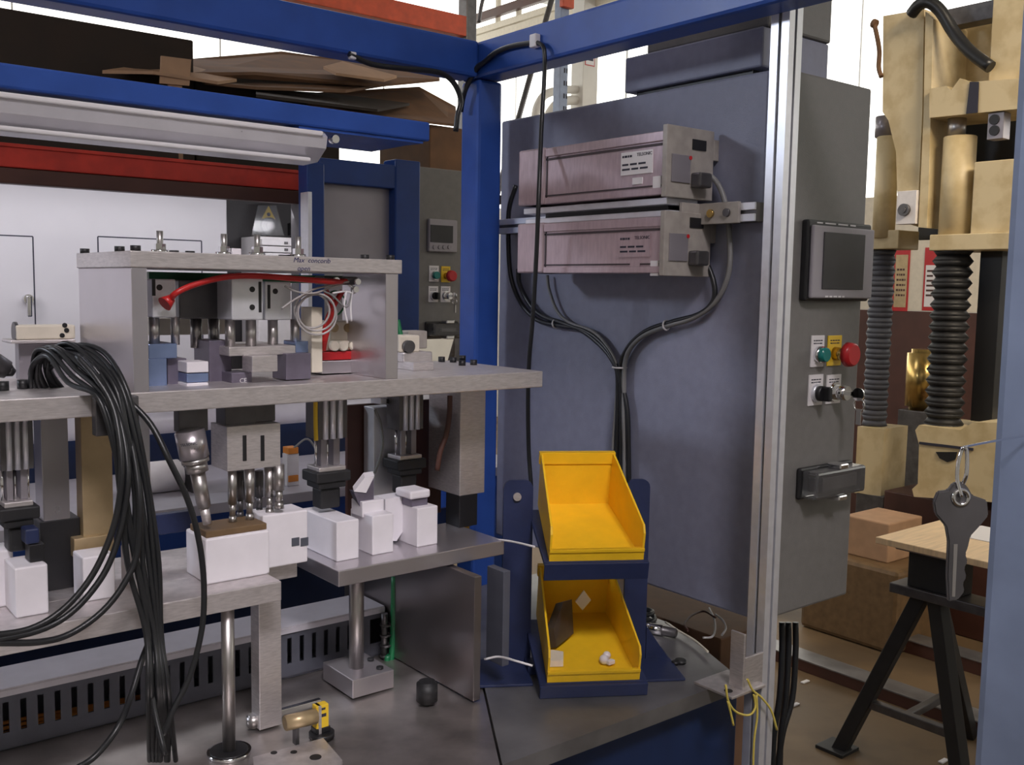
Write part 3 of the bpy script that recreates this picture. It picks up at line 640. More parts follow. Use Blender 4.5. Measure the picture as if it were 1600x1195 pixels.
def gripper(label, Y, xa, xb, ytop, ymid, ybar, ybot, x_off=0):
    g = thing('gripper_cylinder', label, 'gripper', 'vertical cylinders with black grippers')
    a, b = at(xa, (ytop+ymid)/2, y=Y).x, at(xb, (ytop+ymid)/2, y=Y).x
    z2 = at((xa+xb)/2, ymid, y=Y).z; z1 = at((xa+xb)/2, ybar, y=Y).z; z0 = at((xa+xb)/2, ybot, y=Y).z
    w_ = (b-a)/4
    part('cylinder_body', MB().box((a, Y+.004, z2), (b, Y+.04, UZ0-.001), .001), 'darksteel', g)
    for i in range(3): part('body_rib', MB().cyl((a+w_*(1+i), Y+.004, z2), (a+w_*(1+i), Y+.004, UZ0-.002), w_*.36, n=12), 'profile', g)
    for s in (.12, .5, .88): part('guide_rod', MB().cyl((a+(b-a)*s, Y+.02, z1), (a+(b-a)*s, Y+.02, z2), .0022, n=10), 'chrome', g)
    part('rod_sleeve', MB().box((a+(b-a)*.62, Y+.012, z1), (a+(b-a)*.84, Y+.03, z2), .001).box((a+(b-a)*.2, Y+.012, z1), (a+(b-a)*.4, Y+.03, z2), .001), 'sheet', g)
    part('rod_plate', MB().box((a+.002, Y+.004, z1-.006), (b-.002, Y+.04, z1), .001), 'alu', g)
    zz = z1-.006; hgt = zz-z0
    part('gripper_head', MB().box((a-.004, Y, zz-.28*hgt), (b+.004, Y+.044, zz), .002).box((a+.001, Y+.003, zz-.45*hgt), (b-.002, Y+.04, zz-.28*hgt), .002).box((a+.006, Y+.008, z0), (b-.008, Y+.034, zz-.45*hgt), .003), 'rubber', g, 'stepped black gripper head')
    return g
gripper('vertical cylinder and black gripper above the largest white block', 1.185, 499, 545, 632, 686, 730, 796)
gripper('vertical cylinder and black gripper behind the rightmost white block', 1.235, 626, 664, 616, 672, 712, 772)
gripper('vertical cylinder and black gripper at the left edge of view', 1.15, 2, 54, 660, 735, 785, 865)
blk = by(MB(), 1.13, 42, 815, 66, 855, .02, .001)
gb = [r for r in ROOTS if r['label'].endswith('left edge of view')][0]
part('gripper_sensor', by(MB(), 1.13, 40, 826, 62, 850, .022, .002), 'navy', gb); part('gripper_tip', by(MB(), 1.132, 46, 850, 70, 877, .02, .001), 'black', gb)
single('yellow_tube', MB().tube([at(493, 628, y=1.19), at(493, 660, y=1.19), at(494, 688, y=1.19)], .003), 'yellowp', 'short yellow tube left of the gripper cylinder', 'tube')
single('grey_lead', MB().tube([at(586, 640, y=1.27), at(594, 660, y=1.26), at(598, 690, y=1.25), at(594, 715, y=1.25), at(585, 740, y=1.25)], .0022), 'gcable', 'thin dark lead looping in front of the shiny column', 'wire')
single('red_lead', MB().tube([at(703, 618, y=1.19), at(702, 650, y=1.19), at(697, 680, y=1.19), at(688, 705, y=1.19), at(683, 735, y=1.19)], .004), 'darkred', 'dark red lead hanging in front of the broad leg', 'cable')

# centre head
hd = thing('pin_press', 'silver head block with two slots and five steel pins below', 'tool head')
YH = 1.14
a, b, c, e = fy(YH, 355, 664, 438, 732)
part('head_block', MB().prism([(a, YH, c), (b, YH, c), (b, YH, e), (a, YH, e)], (0, .05, 0)), 'alu', hd)
part('head_neck', by(MB(), YH+.015, 352, 634, 400, 664, .03), 'darksteel', hd)
part('head_stem', MB().box((at(372, 640, y=YH+.03).x, YH+.02, e), (at(425, 640, y=YH+.03).x, YH+.045, UZ0-.001), .001), 'darksteel', hd)
for sx in (382, 410):
    p, q = at(sx, 680, y=YH), at(sx, 720, y=YH); part('head_slot', MB().box((p.x-.0025, YH-.0008, q.z), (p.x+.0025, YH+.003, p.z), .0004), 'black', hd)
for (ix, y0, y1, r, dy) in ((363, 732, 812, .006, .012), (390, 732, 808, .0068, .012), (421, 730, 800, .0068, .014), (436, 737, 790, .0075, .004), (375, 735, 805, .006, .035), (405, 735, 800, .006, .035)):
    Y = YH+dy; p, q = at(ix, y0, y=Y), at(ix, y1, y=Y); x = (p.x+q.x)/2
    mp = 'darksteel' if dy > .02 else 'steel'
    pn = part('pin', MB().cyl((x, Y, q.z+.02), (x, Y, min(p.z, c+.004) if ix != 436 else c+.001), r*.92, n=18), mp, hd)
    part('pin_tip', MB().cyl((x, Y, q.z+.004), (x, Y, q.z+.021), r*.62, n=18).cyl((x, Y, q.z-.003), (x, Y, q.z+.005), r*.85, r*.7, n=14), mp, pn)
# inclined transducer
A_, B_ = at(296, 672, y=1.135), at(324, 818, y=1.13)
ax = (B_-A_).normalized(); L = (B_-A_).length
sn = thing('sonic_transducer', 'tilted steel transducer with stepped barrel pointing at the white block', 'transducer')
tb = part('barrel', MB().cyl(A_, A_+ax*L*.30, .0175, .017, n=32, bev=.0015), 'alu_top', sn)
part('collar', MB().cyl(A_+ax*L*.30, A_+ax*L*.34, .0160, n=32).cyl(A_+ax*L*.34, A_+ax*L*.44, .0130, n=32), 'steel', sn)
part('horn', MB().cyl(A_+ax*L*.44, A_+ax*L*.82, .0088, .0080, n=28), 'steel', sn)
part('horn_tip', MB().cyl(A_+ax*L*.82, A_+ax*L*1.0, .0058, .0052, n=20), 'alu', sn)
side = (ax.cross(CF)).normalized()
if side.dot(CR) < 0: side = -side
nrm = side.cross(-ax)
ltr = MB(); oo = A_+ax*L*.13+nrm*.0178-side*.008
ltr.text('TELSONIC', oo, side, -ax, .0044); part('lettering', ltr, 'ink', tb)
part('transducer_bracket', MB().box((A_.x-.006, A_.y+.018, A_.z-.005), (A_.x+.03, A_.y+.035, UZ0-.001), .001), 'darksteel', sn)
# big white block
YW = 1.118
a, b, c, e = fy(YW, 322, 838, 422, 916)
bwz = at(372, 835, y=YW).z
single('white_nest_block', MB().box((a, YW, LZ1), (b, YW+.065, bwz), .0025), 'pom', 'big white block under the tilted transducer and the pins', 'block')
single('nest_plate', MB().box((a+.002, YW+.004, bwz), (b-.002, YW+.055, bwz+.008), .001), 'tanbrown', 'dark brown plate lying on top of the big white block', 'plate')
wb = thing('white_nest_block', 'white block with two square dark holes, right of the big one', 'block')
a2_, b2_, c2_, e2_ = fy(1.14, 424, 800, 480, 880)
part('nest_body', MB().box((b+.001, 1.14, LZ1), (at(481, 850, y=1.14).x, 1.185, e2_), .002), 'pom', wb)
for x0 in (456, 470): part('square_hole', by(MB(), 1.1392, x0, 840, x0+12, 853, .002, .0003), 'duct', wb)
# left white blocks and uprights
YV = 1.12
def wblock(label, x0, y0, x1, y1, Y, d):
    a, b, c, e = fy(Y, x0, y0, x1, y1); return single('white_block', MB().box((a, Y, LZ1), (b, Y+d, e), .002), 'pom', label, 'block', 'white blocks on the lower left plate')
wblock('white block under the leftmost gripper on the lower plate', 24, 884, 76, 968, YV, .05)
wblock('white block behind black cables on the lower plate', 130, 868, 180, 950, 1.135, .04)
wblock('far white block behind the leftmost gripper, at frame edge', -40, 862, 22, 948, 1.17, .04)
wblock('white block right of the cable bundle, left of the big block', 210, 862, 244, 930, 1.15, .05)
lgp = thing('plate_leg', 'tan coloured leg plate behind the black cables on the left', 'leg')
part('leg_plate', MB().box((at(128, 740, y=1.19).x, 1.19, LZ1), (at(176, 740, y=1.19).x, 1.215, UZ0-.001), .001), 'tan', lgp)
part('leg_foot', by(MB(), 1.185, 116, 838, 178, 868, .02, .001), 'tan', lgp)
lgp = thing('plate_leg', 'pale shiny leg on black foot behind the leftmost gripper', 'leg')
p = at(92, 812, y=1.20); x0_, x1_ = at(66, 740, y=1.20).x, at(108, 740, y=1.20).x
part('leg_plate', MB().box((x0_, 1.20, p.z), (x1_, 1.235, UZ0-.001), .001), 'alu_top', lgp)
part('leg_foot', MB().box((x0_-.004, 1.20, LZ1), (at(127, 830, y=1.20).x-.001, 1.24, p.z), .001), 'black', lgp, 'black foot block')
single('vertical_rail', by(MB(), 1.215, 222, 650, 236, 905, .012, .001), 'profile', 'slim silver rail standing just right of the cable bundle', 'rail')

# cable bundle
def bundle(k):
    rr = random.Random(k*13+5); j = lambda s: rr.uniform(-s, s)*1.6
    o = (k-4.5)*1.25; pts = []
    pts.append(at(78+o*5, 618+j(5), y=1.20)); pts.append(at(62+o*3+j(4), 585+j(4), y=1.19)); pts.append(at(70+o*3, 556+j(8), y=1.17))
    pts.append(at(98+o*4, 545-o*1.5+j(4), y=1.14)); pts.append(at(135+o*5, 570-o*4+j(4), y=1.11)); pts.append(at(172+o*4, 612-o*2+j(4), y=1.075))
    pts.append(at(192+o*3.6+j(3), 672, y=1.06)); pts.append(at(208+o*4+j(4), 770, y=1.055)); pts.append(at(222+o*4.4+j(5), 880, y=1.05))
    pts.append(at(240+o*3+j(4), 990, y=1.045)); pts.append(at(250+o*2.6+j(3), 1090, y=1.03)); pts.append(at(252+o*3.2+j(3), 1188, z=ZT+.006) if k != 2 else at(258, 1180, y=1.0))
    return pts
for k in range(10):
    single('sensor_cable', MB().tube(bundle(k), .0029), 'cable', ['innermost', 'second', 'third', 'fourth', 'fifth', 'sixth', 'seventh', 'eighth', 'ninth', 'outermost'][k] + ' black cable of the thick bundle arching over the tool plate, counted from the left', 'cable', 'black cable bundle')
for pts, lab in (([(120, 556), (150, 590), (178, 640), (190, 720), (185, 790), (168, 850), (138, 908), (95, 955), (45, 983), (-20, 994)], 'upper black cable sweeping left out of the bundle'),
                 ([(128, 560), (160, 600), (188, 660), (200, 740), (192, 810), (175, 870), (150, 915), (110, 958), (60, 985), (-20, 1002)], 'middle black cable sweeping left out of the bundle'),
                 ([(140, 566), (180, 620), (205, 690), (218, 780), (215, 860), (195, 910), (160, 955), (110, 990), (60, 1003), (-20, 1004)], 'lowest black cable sweeping left out of the bundle'),
                 ([(150, 572), (195, 620), (235, 662), (265, 720), (293, 780), (310, 840), (318, 900), (318, 960), (310, 1010), (295, 1060), (270, 1110), (255, 1150)], 'single black cable swinging right across the big white block'),
                 ([(238, 990), (222, 1030), (205, 1085), (185, 1135), (150, 1180), (120, 1200)], 'black cable trailing left along the base near the bundle foot')):
    single('loose_cable', MB().tube([at(x, y, y=1.045-.02*(i/len(pts))) if i > 2 else at(x, y, y=1.10-.02*i) for i, (x, y) in enumerate(pts)], .0034), 'cable', lab, 'cable')
cp = thing('cable_clamp', 'black clamp block holding the cable bundle on the plate edge', 'clamp')
part('clamp_plate', MB().box((at(147, 640, y=1.09).x, 1.085, 1.335), (at(215, 640, y=1.09).x, 1.0995, 1.376), .001), 'darksteel', cp)
part('clamp_base', MB().box((at(176, 815, y=1.17).x, 1.17, 1.19), (at(270, 815, y=1.17).x, 1.18, 1.225), .001), 'black', cp) if False else None
single('black_bracket', by(MB(), 1.23, 172, 806, 300, 838, .012, .001), 'navy', 'dark bar behind the cable bundle below the tan leg', 'bracket')

# wire duct
YD = 1.27
dk = thing('wire_duct', 'grey slotted wire duct with pale lid along the back of base plate', 'wire duct')
dz0, dz1 = .938, 1.006
dx0, dx1 = -.2, PX-.004
part('duct_lid', MB().box((dx0, YD-.002, dz1), (dx1, YD+.075, dz1+.006), .001).box((dx0, YD-.003, dz1-.004), (dx1, YD, dz1+.004), .0005), 'lid', dk)
part('duct_wall', MB().box((dx0, YD, dz0), (dx1, YD+.003, dz0+.018)), 'duct', dk)
part('duct_wall', MB().box((dx0, YD, dz1-.012), (dx1, YD+.003, dz1-.004)), 'duct', dk)
part('duct_back', MB().box((dx0, YD+.072, dz0), (dx1, YD+.075, dz1)), 'duct', dk)
part('duct_floor', MB().box((dx0, YD+.003, dz0-.004), (dx1, YD+.072, dz0)), 'duct', dk)
fin = None; x = dx0+.006
while x < dx1-.02:
    if fin is None:
        fin = part('duct_finger', MB().box((x, YD, dz0+.018), (x+.0125, YD+.003, dz1-.012)), 'duct', dk); fx0 = x
    else:
        q = fin.copy(); COL.objects.link(q); q.parent = dk; q.location = (x-fx0, 0, 0)
    x += .0195
wr = MB()
for i in range(3): wr.tube([(dx0+.01, YD+.012+.008*i, dz0+.004), (.2, YD+.010+.008*i, dz0+.012+.004*(i % 3)), (.36, YD+.012+.007*i, dz0+.015), (.45, YD+.024+.007*i, dz0+.006)], .0026)
single('duct_wires', wr, 'wire', 'orange wires glimpsed through the slots of the wire duct', 'wires')

# small parts on base plate
sb = thing('proximity_sensor', 'small yellow sensor with black base on the base plate', 'sensor')
p = at(505, 1152, z=ZT)
part('sensor_body', MB().box((p.x-.009, p.y, ZT+.012), (p.x+.008, p.y+.012, ZT+.042), .001), 'yellowp', sb)
part('sensor_base', MB().cyl((p.x, p.y+.004, ZT), (p.x, p.y+.004, ZT+.006), .016).box((p.x-.010, p.y-.001, ZT+.006), (p.x+.010, p.y+.014, ZT+.013), .001), 'black', sb)
t = MB().box((p.x-.003, p.y-.0006, ZT+.027), (p.x+.004, p.y, ZT+.031)).box((p.x-.004, p.y-.0006, ZT+.036), (p.x+.003, p.y, ZT+.0385)); part('sensor_print', t, 'ink', sb)
vb = thing('small_valve', 'small tan cylinder on a bracket left of yellow sensor', 'valve')
A_ = at(452, 1128, z=ZT+.03)
part('valve_barrel', MB().cyl((A_.x-.006, A_.y, ZT+.03), (A_.x+.035, A_.y-.004, ZT+.03), .0095, n=20, bev=.001), 'tan', vb)
part('valve_post', MB().box((A_.x+.006, A_.y-.005, ZT), (A_.x+.011, A_.y+.004, ZT+.022), .0005), 'darksteel', vb)
part('valve_bracket', MB().box((A_.x+.037, A_.y-.006, ZT), (A_.x+.041, A_.y+.008, ZT+.042), .0005), 'alu', vb)
single('connecting_bar', MB().box((at(440, 1105, z=ZT+.02).x, 1.158, ZT), (at(512, 1085, z=ZT+.02).x, 1.166, ZT+.008), .001), 'chrome', 'thin bright bar right of the square leg on base plate', 'bar')
single('mount_plate', MB().prism([at(395, 1190, z=ZT), at(505, 1160, z=ZT), at(535, 1195, z=ZT), at(520, 1240, z=ZT), at(400, 1240, z=ZT)], (0, 0, .006)), 'alu', 'small milled plate with screw holes at the bottom of view', 'plate')
mm = [r for r in ROOTS if r['label'].startswith('small milled plate')][0]
for q, r in (((428, 1176), .004), ((459, 1175), .004), ((493, 1183), .007)):
    p = at(*q, z=ZT+.006); part('screw_hole', MB().cyl((p.x, p.y, ZT+.006), (p.x, p.y, ZT+.0066), r, n=16), 'black', mm)
single('knob', MB().cyl(at(396, 1135, z=ZT), at(396, 1135, z=ZT)+Vector((0, 0, .016)), .009, n=18, bev=.002), 'steel', 'small round steel knob beside foot of the square leg', 'knob')
pp = at(612, 900, y=1.26)
single('green_cable', MB().tube([(at(616, 900, y=1.25)), at(615, 960, y=1.25), at(613, 1010, y=1.25), at(608, 1050, y=1.25), (at(604, 1068, y=1.25).x, 1.25, ZT+.005)], .005), 'greent', 'dark green cable standing by left edge of the polished panel', 'cable')
sp = MB()
for i in range(4): sp.ring(Vector((at(606, 975+16*i, y=1.255).x-.004, 1.255, at(606, 975+16*i, y=1.255).z)), EZ, .007, .0022, 16, 6)
single('cable_gland', sp.cyl((at(604, 990, y=1.255).x-.004, 1.255, ZT), (at(604, 990, y=1.255).x-.004, 1.255, 1.005), .005, n=12), 'darksteel', 'dark coiled cable gland beside the green cable', 'gland')

# ================================================================== BIN RACK
TH = R(-31.5)
Rm = Matrix.Rotation(TH, 4, 'Z')
rf = at(922, 1078, z=ZT)                                  # front middle of the rack foot
def loc(x, y, z): return Rm @ Vector((x, y, z)) + Vector((rf.x, rf.y, ZT))
RM = Matrix.Translation((rf.x, rf.y, ZT)) @ Rm
rk = thing('bin_rack', 'dark navy steel rack holding two yellow bins on the side table', 'rack')
SW = .098
def upright(s):
    x0, x1 = (-.115, -.071) if s < 0 else (.071, .106)
    h = .281; r = .012; pts = [(x0, 0), (x1, 0), (x1, h-r)]
    for i in range(1, 5): a = i*math.pi/8; pts.append((x1-r+r*math.cos(a), h-r+r*math.sin(a)))
    for i in range(0, 4): a = math.pi/2+i*math.pi/8; pts.append((x0+r+r*math.cos(a), h-r+r*math.sin(a)))
    pts.append((x0, h-r)); return MB().prism([loc(x, .100, z) for x, z in pts], Rm @ Vector((0, .006, 0)))
for s in (-1, 1): part('rack_upright', upright(s), 'navy', rk)
part('upright_bolt', MB().cyl(loc(-.095, .100, .257), loc(-.095, .096, .257), .006, n=16), 'alu', rk)
TILT = Matrix.Rotation(R(13), 4, 'X')
def shelf(z, y): return RM @ Matrix.Translation((0, y, z)) @ TILT
part('rack_shelf', MB().box((-.073, -.004, -.006), (.073, .16, 0), .001, shelf(.193, -.02)).box((-.073, -.008, -.026), (.073, -.004, -.001), .001, shelf(.193, -.02)), 'navy', rk)
part('rack_shelf', MB().box((-.076, -.004, -.006), (.076, .16, 0), .001, shelf(.022, -.02)).box((-.076, -.010, -.020), (.076, -.004, -.001), .001, shelf(.022, -.02)), 'navy', rk)
part('rack_foot', MB().box((-.165, .02, 0), (-.078, .12, .004), .001, RM), 'navy', rk)
part('rack_foot', MB().box((.071, .02, 0), (.145, .15, .004), .001, RM).prism([loc(.107, .10, .004), loc(.142, .10, .004), loc(.107, .10, .055)], Rm @ Vector((0, .005, 0))), 'navy', rk)
part('rack_beam', MB().box((-.08, .06, .0), (.08, .10, .012), .001, RM), 'navy', rk)
def make_bin(label, z, y, k=1.):
    T = shelf(z, y) @ Matrix.Diagonal((k, k, k, 1)); b_ = thing('storage_bin', label, 'bin', 'yellow bins on the navy rack')
    W, D, H, FL, t = .066, .175, .088, .0175, .0028
    sh = MB()
    def pr_(pts, off): sh.prism([T @ Vector(p) for p in pts], (T.to_3x3() @ Vector(off)))
    bw, bwb = W, W-.010                                # front half width / back half width
    pr_([(-bw, 0, 0), (bw, 0, 0), (bwb, D, 0), (-bwb, D, 0)], (0, 0, t))
    for s in (-1, 1):
        prof = [(0, 0), (0, FL+.022), (.006, FL+.032), (D-.012, H-.002), (D, H-.002), (D, 0)]
        pts = [(s*(bw-(bw-bwb)*yy/D), yy, zz) for yy, zz in prof]; pr_(pts, (-s*t, 0, 0))
    part('bin_shell', sh, 'yellow', b_)
    part('front_lip', MB().prism([T @ Vector(p) for p in ((-bw, -.001, 0), (bw, -.001, 0), (bw, -.001, FL), (-bw, -.001, FL))], T.to_3x3() @ Vector((0, t, 0)))
         .prism([T @ Vector(p) for p in ((-bw, -.003, FL-.004), (bw, -.003, FL-.004), (bw, -.003, FL), (-bw, -.003, FL))], T.to_3x3() @ Vector((0, .006, 0))), 'yellow', b_)
    part('back_wall', MB().prism([T @ Vector(p) for p in ((-bwb, D, 0), (bwb, D, 0), (bwb, D, H), (-bwb, D, H))], T.to_3x3() @ Vector((0, -t, 0)))
         .prism([T @ Vector(p) for p in ((-bwb-.002, D+.003, H-.018), (bwb+.002, D+.003, H-.018), (bwb+.002, D+.003, H), (-bwb-.002, D+.003, H))], T.to_3x3() @ Vector((0, -.008, 0))), 'yellow', b_)
    return T
make_bin('upper yellow hopper bin on the navy rack, empty', .193, -.02)
T2 = make_bin('lower yellow hopper bin on the navy rack, holding a few small parts', .022, -.02, .99)
def inb(x, y, z): return T2 @ Vector((x, y, z))
hb = MB(); hb.prism([inb(-.052, .075, .004), inb(-.020, .110, .004), inb(-.022, .13, .05), inb(-.038, .115, .055), inb(-.056, .085, .03)], T2.to_3x3() @ Vector((.010, -.006, .006)))
single('parts_bag', hb, 'darksteel', 'dark crumpled parts bag in the back of the lower bin', 'bag')
single('paper_tag', MB().prism([inb(-.004, .135, .045), inb(.008, .135, .030), inb(.020, .135, .047), inb(.008, .135, .064)], T2.to_3x3() @ Vector((0, .002, 0))), 'paper', 'white diamond shaped tag leaning in the lower bin', 'tag')
single('plastic_part', MB().prism([inb(-.058, .030, .004), inb(-.038, .030, .004), inb(-.034, .052, .004), inb(-.052, .058, .004)], T2.to_3x3() @ Vector((0, .003, .008))), 'cream', 'small cream part at the front left of the lower bin', 'part')
single('plastic_part', MB().sph(inb(.022, .035, .010), .007).sph(inb(.028, .045, .010), .006).box((-.006, -.004, -.003), (.006, .004, .003), .001, Matrix.Translation(inb(.030, .03, .009))), 'white', 'small white knobbly part at front right of the lower bin', 'part')
single('white_lead', MB().tube([at(757, 1030, y=1.06), at(780, 1026, y=1.04), at(808, 1033, y=1.0), at(832, 1040, y=.985)], .0016), 'paper', 'thin white lead beside foot of the bin rack', 'wire')
single('white_lead', MB().tube([at(768, 842, y=1.13), at(800, 846, y=1.08), at(835, 854, y=1.03)], .0016), 'paper', 'thin white lead crossing the left upright of bin rack', 'wire')
single('slotted_strip', bxp(MB(), PX+.05, 760, 888, 786, 1036, .012, .001), 'duct', 'dark vertical strip between polished panel and the bin rack', 'strip')

# clutter on the table behind rack
XW = 1.09
single('floor_carton', MB().box((1.275, 1.02, .60), (1.42, 1.45, .925), .002), 'card', 'brown carton glimpsed under the cabinet behind the table', 'carton')
cr = thing('cable_coil', 'black cable coil lying at the back of the side table', 'cable')
part('coil', MB().ring((1.205, 1.15, ZT+.005), EZ, .034, .004).ring((1.207, 1.153, ZT+.013), (.05, .1, 1), .031, .004), 'cable', cr)
tor = at(1030, 980, z=ZT+.01)
tl = thing('flashlight', 'small bright blue white lit tool lying beside the black coil', 'tool')
part('tool_body', MB().cyl((1.165, 1.122, ZT+.009), (1.193, 1.045, ZT+.009), .008, n=16, bev=.002), 'darksteel', tl)
part('tool_band', MB().cyl((1.172, 1.1028, ZT+.009), (1.185, 1.067, ZT+.009), .0088, n=18), 'chrome', tl)
for i, (pts, m, lab) in enumerate(([(1040, 972), (1060, 985), (1085, 1000), (1106, 1018)], 'cream'), ([(1108, 950), (1116, 968), (1117, 985), (1112, 995), (1098, 996)], 'paper'), ([(1090, 975), (1080, 960), (1095, 945), (1120, 955), (1150, 985)], 'darkred'), ([(1120, 958), (1132, 970), (1136, 985), (1125, 990)], 'paper'), ([(1070, 960), (1068, 985), (1090, 980)], 'cable')) if False else enumerate((
        ([(1040, 972), (1060, 985), (1085, 1000), (1106, 1018)], 'cream', 'cream lead running across the back of side table'),
        ([(1108, 950), (1116, 968), (1117, 985), (1112, 995), (1098, 996)], 'paper', 'white lead curling at the table back near bracket'),
        ([(1075, 985), (1070, 975), (1080, 962), (1100, 955), (1118, 965)], 'darkred', 'dark red lead curling behind the side table'),
        ([(1118, 960), (1130, 970), (1134, 982), (1128, 992)], 'paper', 'short white lead nearest the aluminium post'))):
    single('loose_wire', MB().tube([at(x, y, z=ZT+.006+.004*i) for x, y in pts], .0018), m, lab, 'wire')
for q, r, lab in (((1063, 1036), .009, 'black round stud on the side table'), ((1055, 1038), .006, 'small black nut beside the round stud'), ((1013, 1026), .008, 'black nut near the rack foot')):
    p = at(*q, z=ZT); single('table_stud', MB().cyl((p.x, p.y, ZT), (p.x, p.y, ZT+.006), r, n=16, bev=.001), 'black', lab, 'stud')
# yellow wires at the table corner
for pts, lab in (([(1168, 1061), (1176, 1078), (1190, 1090), (1205, 1110), (1214, 1140)], 'yellow wire leaving the corner bracket toward the post'), ([(1134, 1070), (1138, 1095), (1150, 1112), (1170, 1117), (1180, 1105), (1178, 1085)], 'yellow wire looped below the corner bracket'),
                 ([(1137, 1095), (1142, 1115), (1146, 1133)], 'short loose end of yellow wire'), ([(1182, 1085), (1183, 1120), (1178, 1160), (1176, 1230)], 'long yellow wire hanging down beside the post')):
    single('yellow_wire', MB().tube([at(x, y, y=.832) for x, y in pts], .0016), 'ywire', lab, 'wire')
# black cables under the cabinet
for i, (xa, xb, xc, lab) in enumerate(((1222, 1218, 1212, 'left'), (1232, 1228, 1224, 'middle'), (1243, 1238, 1218, 'right'))):
    single('drop_cable', MB().tube([at(xa, 972, y=.96), at(xa, 1020, y=.955), at(xb, 1090, y=.95), at((xb+xc)/2-6, 1150, y=.95), at(xc-6, 1230, y=.95)], .0052), 'cable', lab + ' black cable hanging from the underside of the grey cabinet', 'cable', 'cables under the cabinet')

# ================================================================== NEAR LATCH at the blue post
lt = thing('hanging_key', 'steel key hanging on a wire ring in front of the near blue post', 'key')
DL = .55
def cpt(ix, iy, d=DL): return CP + ((ix-800)*CR - (iy-597.5)*CU + F*CF)*(d/F)
sil = [(1482, 940), (1480, 900), (1482, 845), (1478, 822), (1462, 803), (1459, 785), (1466, 768), (1482, 766), (1490, 755), (1502, 752), (1512, 760), (1520, 774), (1543, 782), (1545, 806), (1530, 824), (1517, 838), (1513, 856), (1509, 866), (1513, 878), (1507, 888), (1511, 902), (1505, 912), (1508, 924), (1497, 938)]
fw = Vector((CF.x, CF.y, 0)).normalized(); thk = fw*.003
lat = MB().prism([cpt(*q) for q in sil], thk)
bmesh.ops.bevel(lat.bm, geom=lat.bm.edges[:], offset=.0007, segments=2, affect='EDGES')
part('key_blade', lat, 'darksteel', lt)
c0 = cpt(1501, 777); part('key_eyelet', MB().ring(c0-thk*.1, fw, .0042, .0013), 'chrome', lt)
part('key_groove', MB().prism([cpt(1490, 850), cpt(1496, 850), cpt(1492, 932), cpt(1487, 932)], -thk*.1), 'steel', lt)
part('key_ring', MB().tube([cpt(1500, 775)-thk*.8, cpt(1496, 750), cpt(1497, 725), cpt(1503, 703), cpt(1509, 700), cpt(1511, 715), cpt(1509, 745), cpt(1502, 775)+thk*1.8], .0011), 'chrome', lt)
part('wire_hook', MB().tube([cpt(1503, 703), cpt(1512, 697), Vector((.595, .262, cpt(1540, 694).z)), Vector((.6055, .255, cpt(1540, 690).z))], .0007), 'chrome', lt)

# ================================================================== REAR MACHINE
YR = 2.30
rc = thing('control_cabinet', 'smaller looking grey cabinet of the rear machine, between two blue posts', 'cabinet')
a, b, c, e = fy(YR, 640, 262, 790, 640)
part('cabinet_body', MB().box((at(640, 400, y=YR).x, YR+.02, 1.35), (1.80, YR+.60, at(690, 262, y=YR).z), .004), 'cab_dim', rc)
part('cabinet_door', MB().box((at(640, 400, y=YR).x+.004, YR, 1.354), (1.797, YR+.0195, at(690, 262, y=YR).z-.003), .003), 'cab_dim', rc)
a, b, c, e = fy(YR, 667, 343, 711, 394)
hm = part('touch_screen', MB().box((a, YR-.012, c), (b, YR, e), .003), 'bezel', rc, 'small screen with four keys')
part('screen_glass', by(MB(), YR-.0135, 673, 352, 708, 379, .002, .0005), 'screen', hm)
for ix in (679, 687, 694, 702):
    p = at(ix, 386, y=YR-.012); part('screen_key', MB().cyl((p.x, YR-.012, p.z), (p.x, YR-.015, p.z), .006, n=14), 'sheet', hm)
legend(rc, YR, 670, 415, 685, 440, 'white', 'green'); legend(rc, YR, 689, 416, 703, 441, 'yellowp', 'estop')
legend(rc, YR, 669, 447, 684, 472, 'white', 'selector'); legend(rc, YR, 688, 447, 703, 472, 'white', 'key')
port(rc, YR, 663, 502, 714, 526, 1.2)
rfm = thing('gantry', 'second blue gantry with grey sheet panel, on the machine behind', 'frame')
YQ = 2.18
zt_ = at(560, 250, y=YQ).z
g_ = fy(YQ, 617, 250, 656, 640); part('frame_post', MB().box((g_[0], YQ, 0), (g_[1], YQ+.06, g_[3]), .004), 'bluedim', rfm)
g_ = fy(YQ, 481, 254, 508, 640); part('frame_post', MB().box((g_[0], YQ, 0), (g_[1], YQ+.05, g_[3]), .004), 'bluedim', rfm)
part('frame_beam', by(MB(), YQ+.003, 500, 252, 619, 290, .044, .003), 'bluedim', rfm)
part('sheet_panel', by(MB(), YQ+.03, 506, 288, 618, 560, .006, .001), 'sheet', rfm)
part('edge_reflection', bxp(MB(), at(481, 360, y=YQ).x-.012, 470, 300, 482, 640, .01, .001), 'profile', rfm)  # silver strip painted for the glossy reflection on the narrow post side
# rear table: plate and beam
zr1 = 1.127
rt_ = thing('rear_table', 'pale topped rear table with blue beam below, seen between the tool plates', 'table')
part('table_top', MB().box((.0, 1.60, zr1-.018), (1.35, 1.95, zr1), .001), 'lid', rt_)
part('table_beam', MB().box((.0, 1.62, zr1-.075), (1.35, 1.68, zr1-.019), .003), 'blue', rt_, 'blue beam')
part('lower_beam', MB().box((.0, 1.75, .96), (1.35, 1.8, 1.04), .01), 'blue', rt_, 'blue beam')
for x in (.0, 1.3):
    part('table_leg', MB().box((x, 1.69, 0), (x+.05, 1.74, zr1-.019), .003), 'blue', rt_, 'blue leg')
single('rear_roller', MB().cyl((.30, 1.85, at(450, 645, y=1.85).z), (1.3, 1.85, at(450, 645, y=1.85).z), .022, n=28), 'lid', 'horizontal pale roller behind the tool head', 'roller')
rrs = thing('roller_support', 'dark pair of stands holding the horizontal pale roller', 'stand')
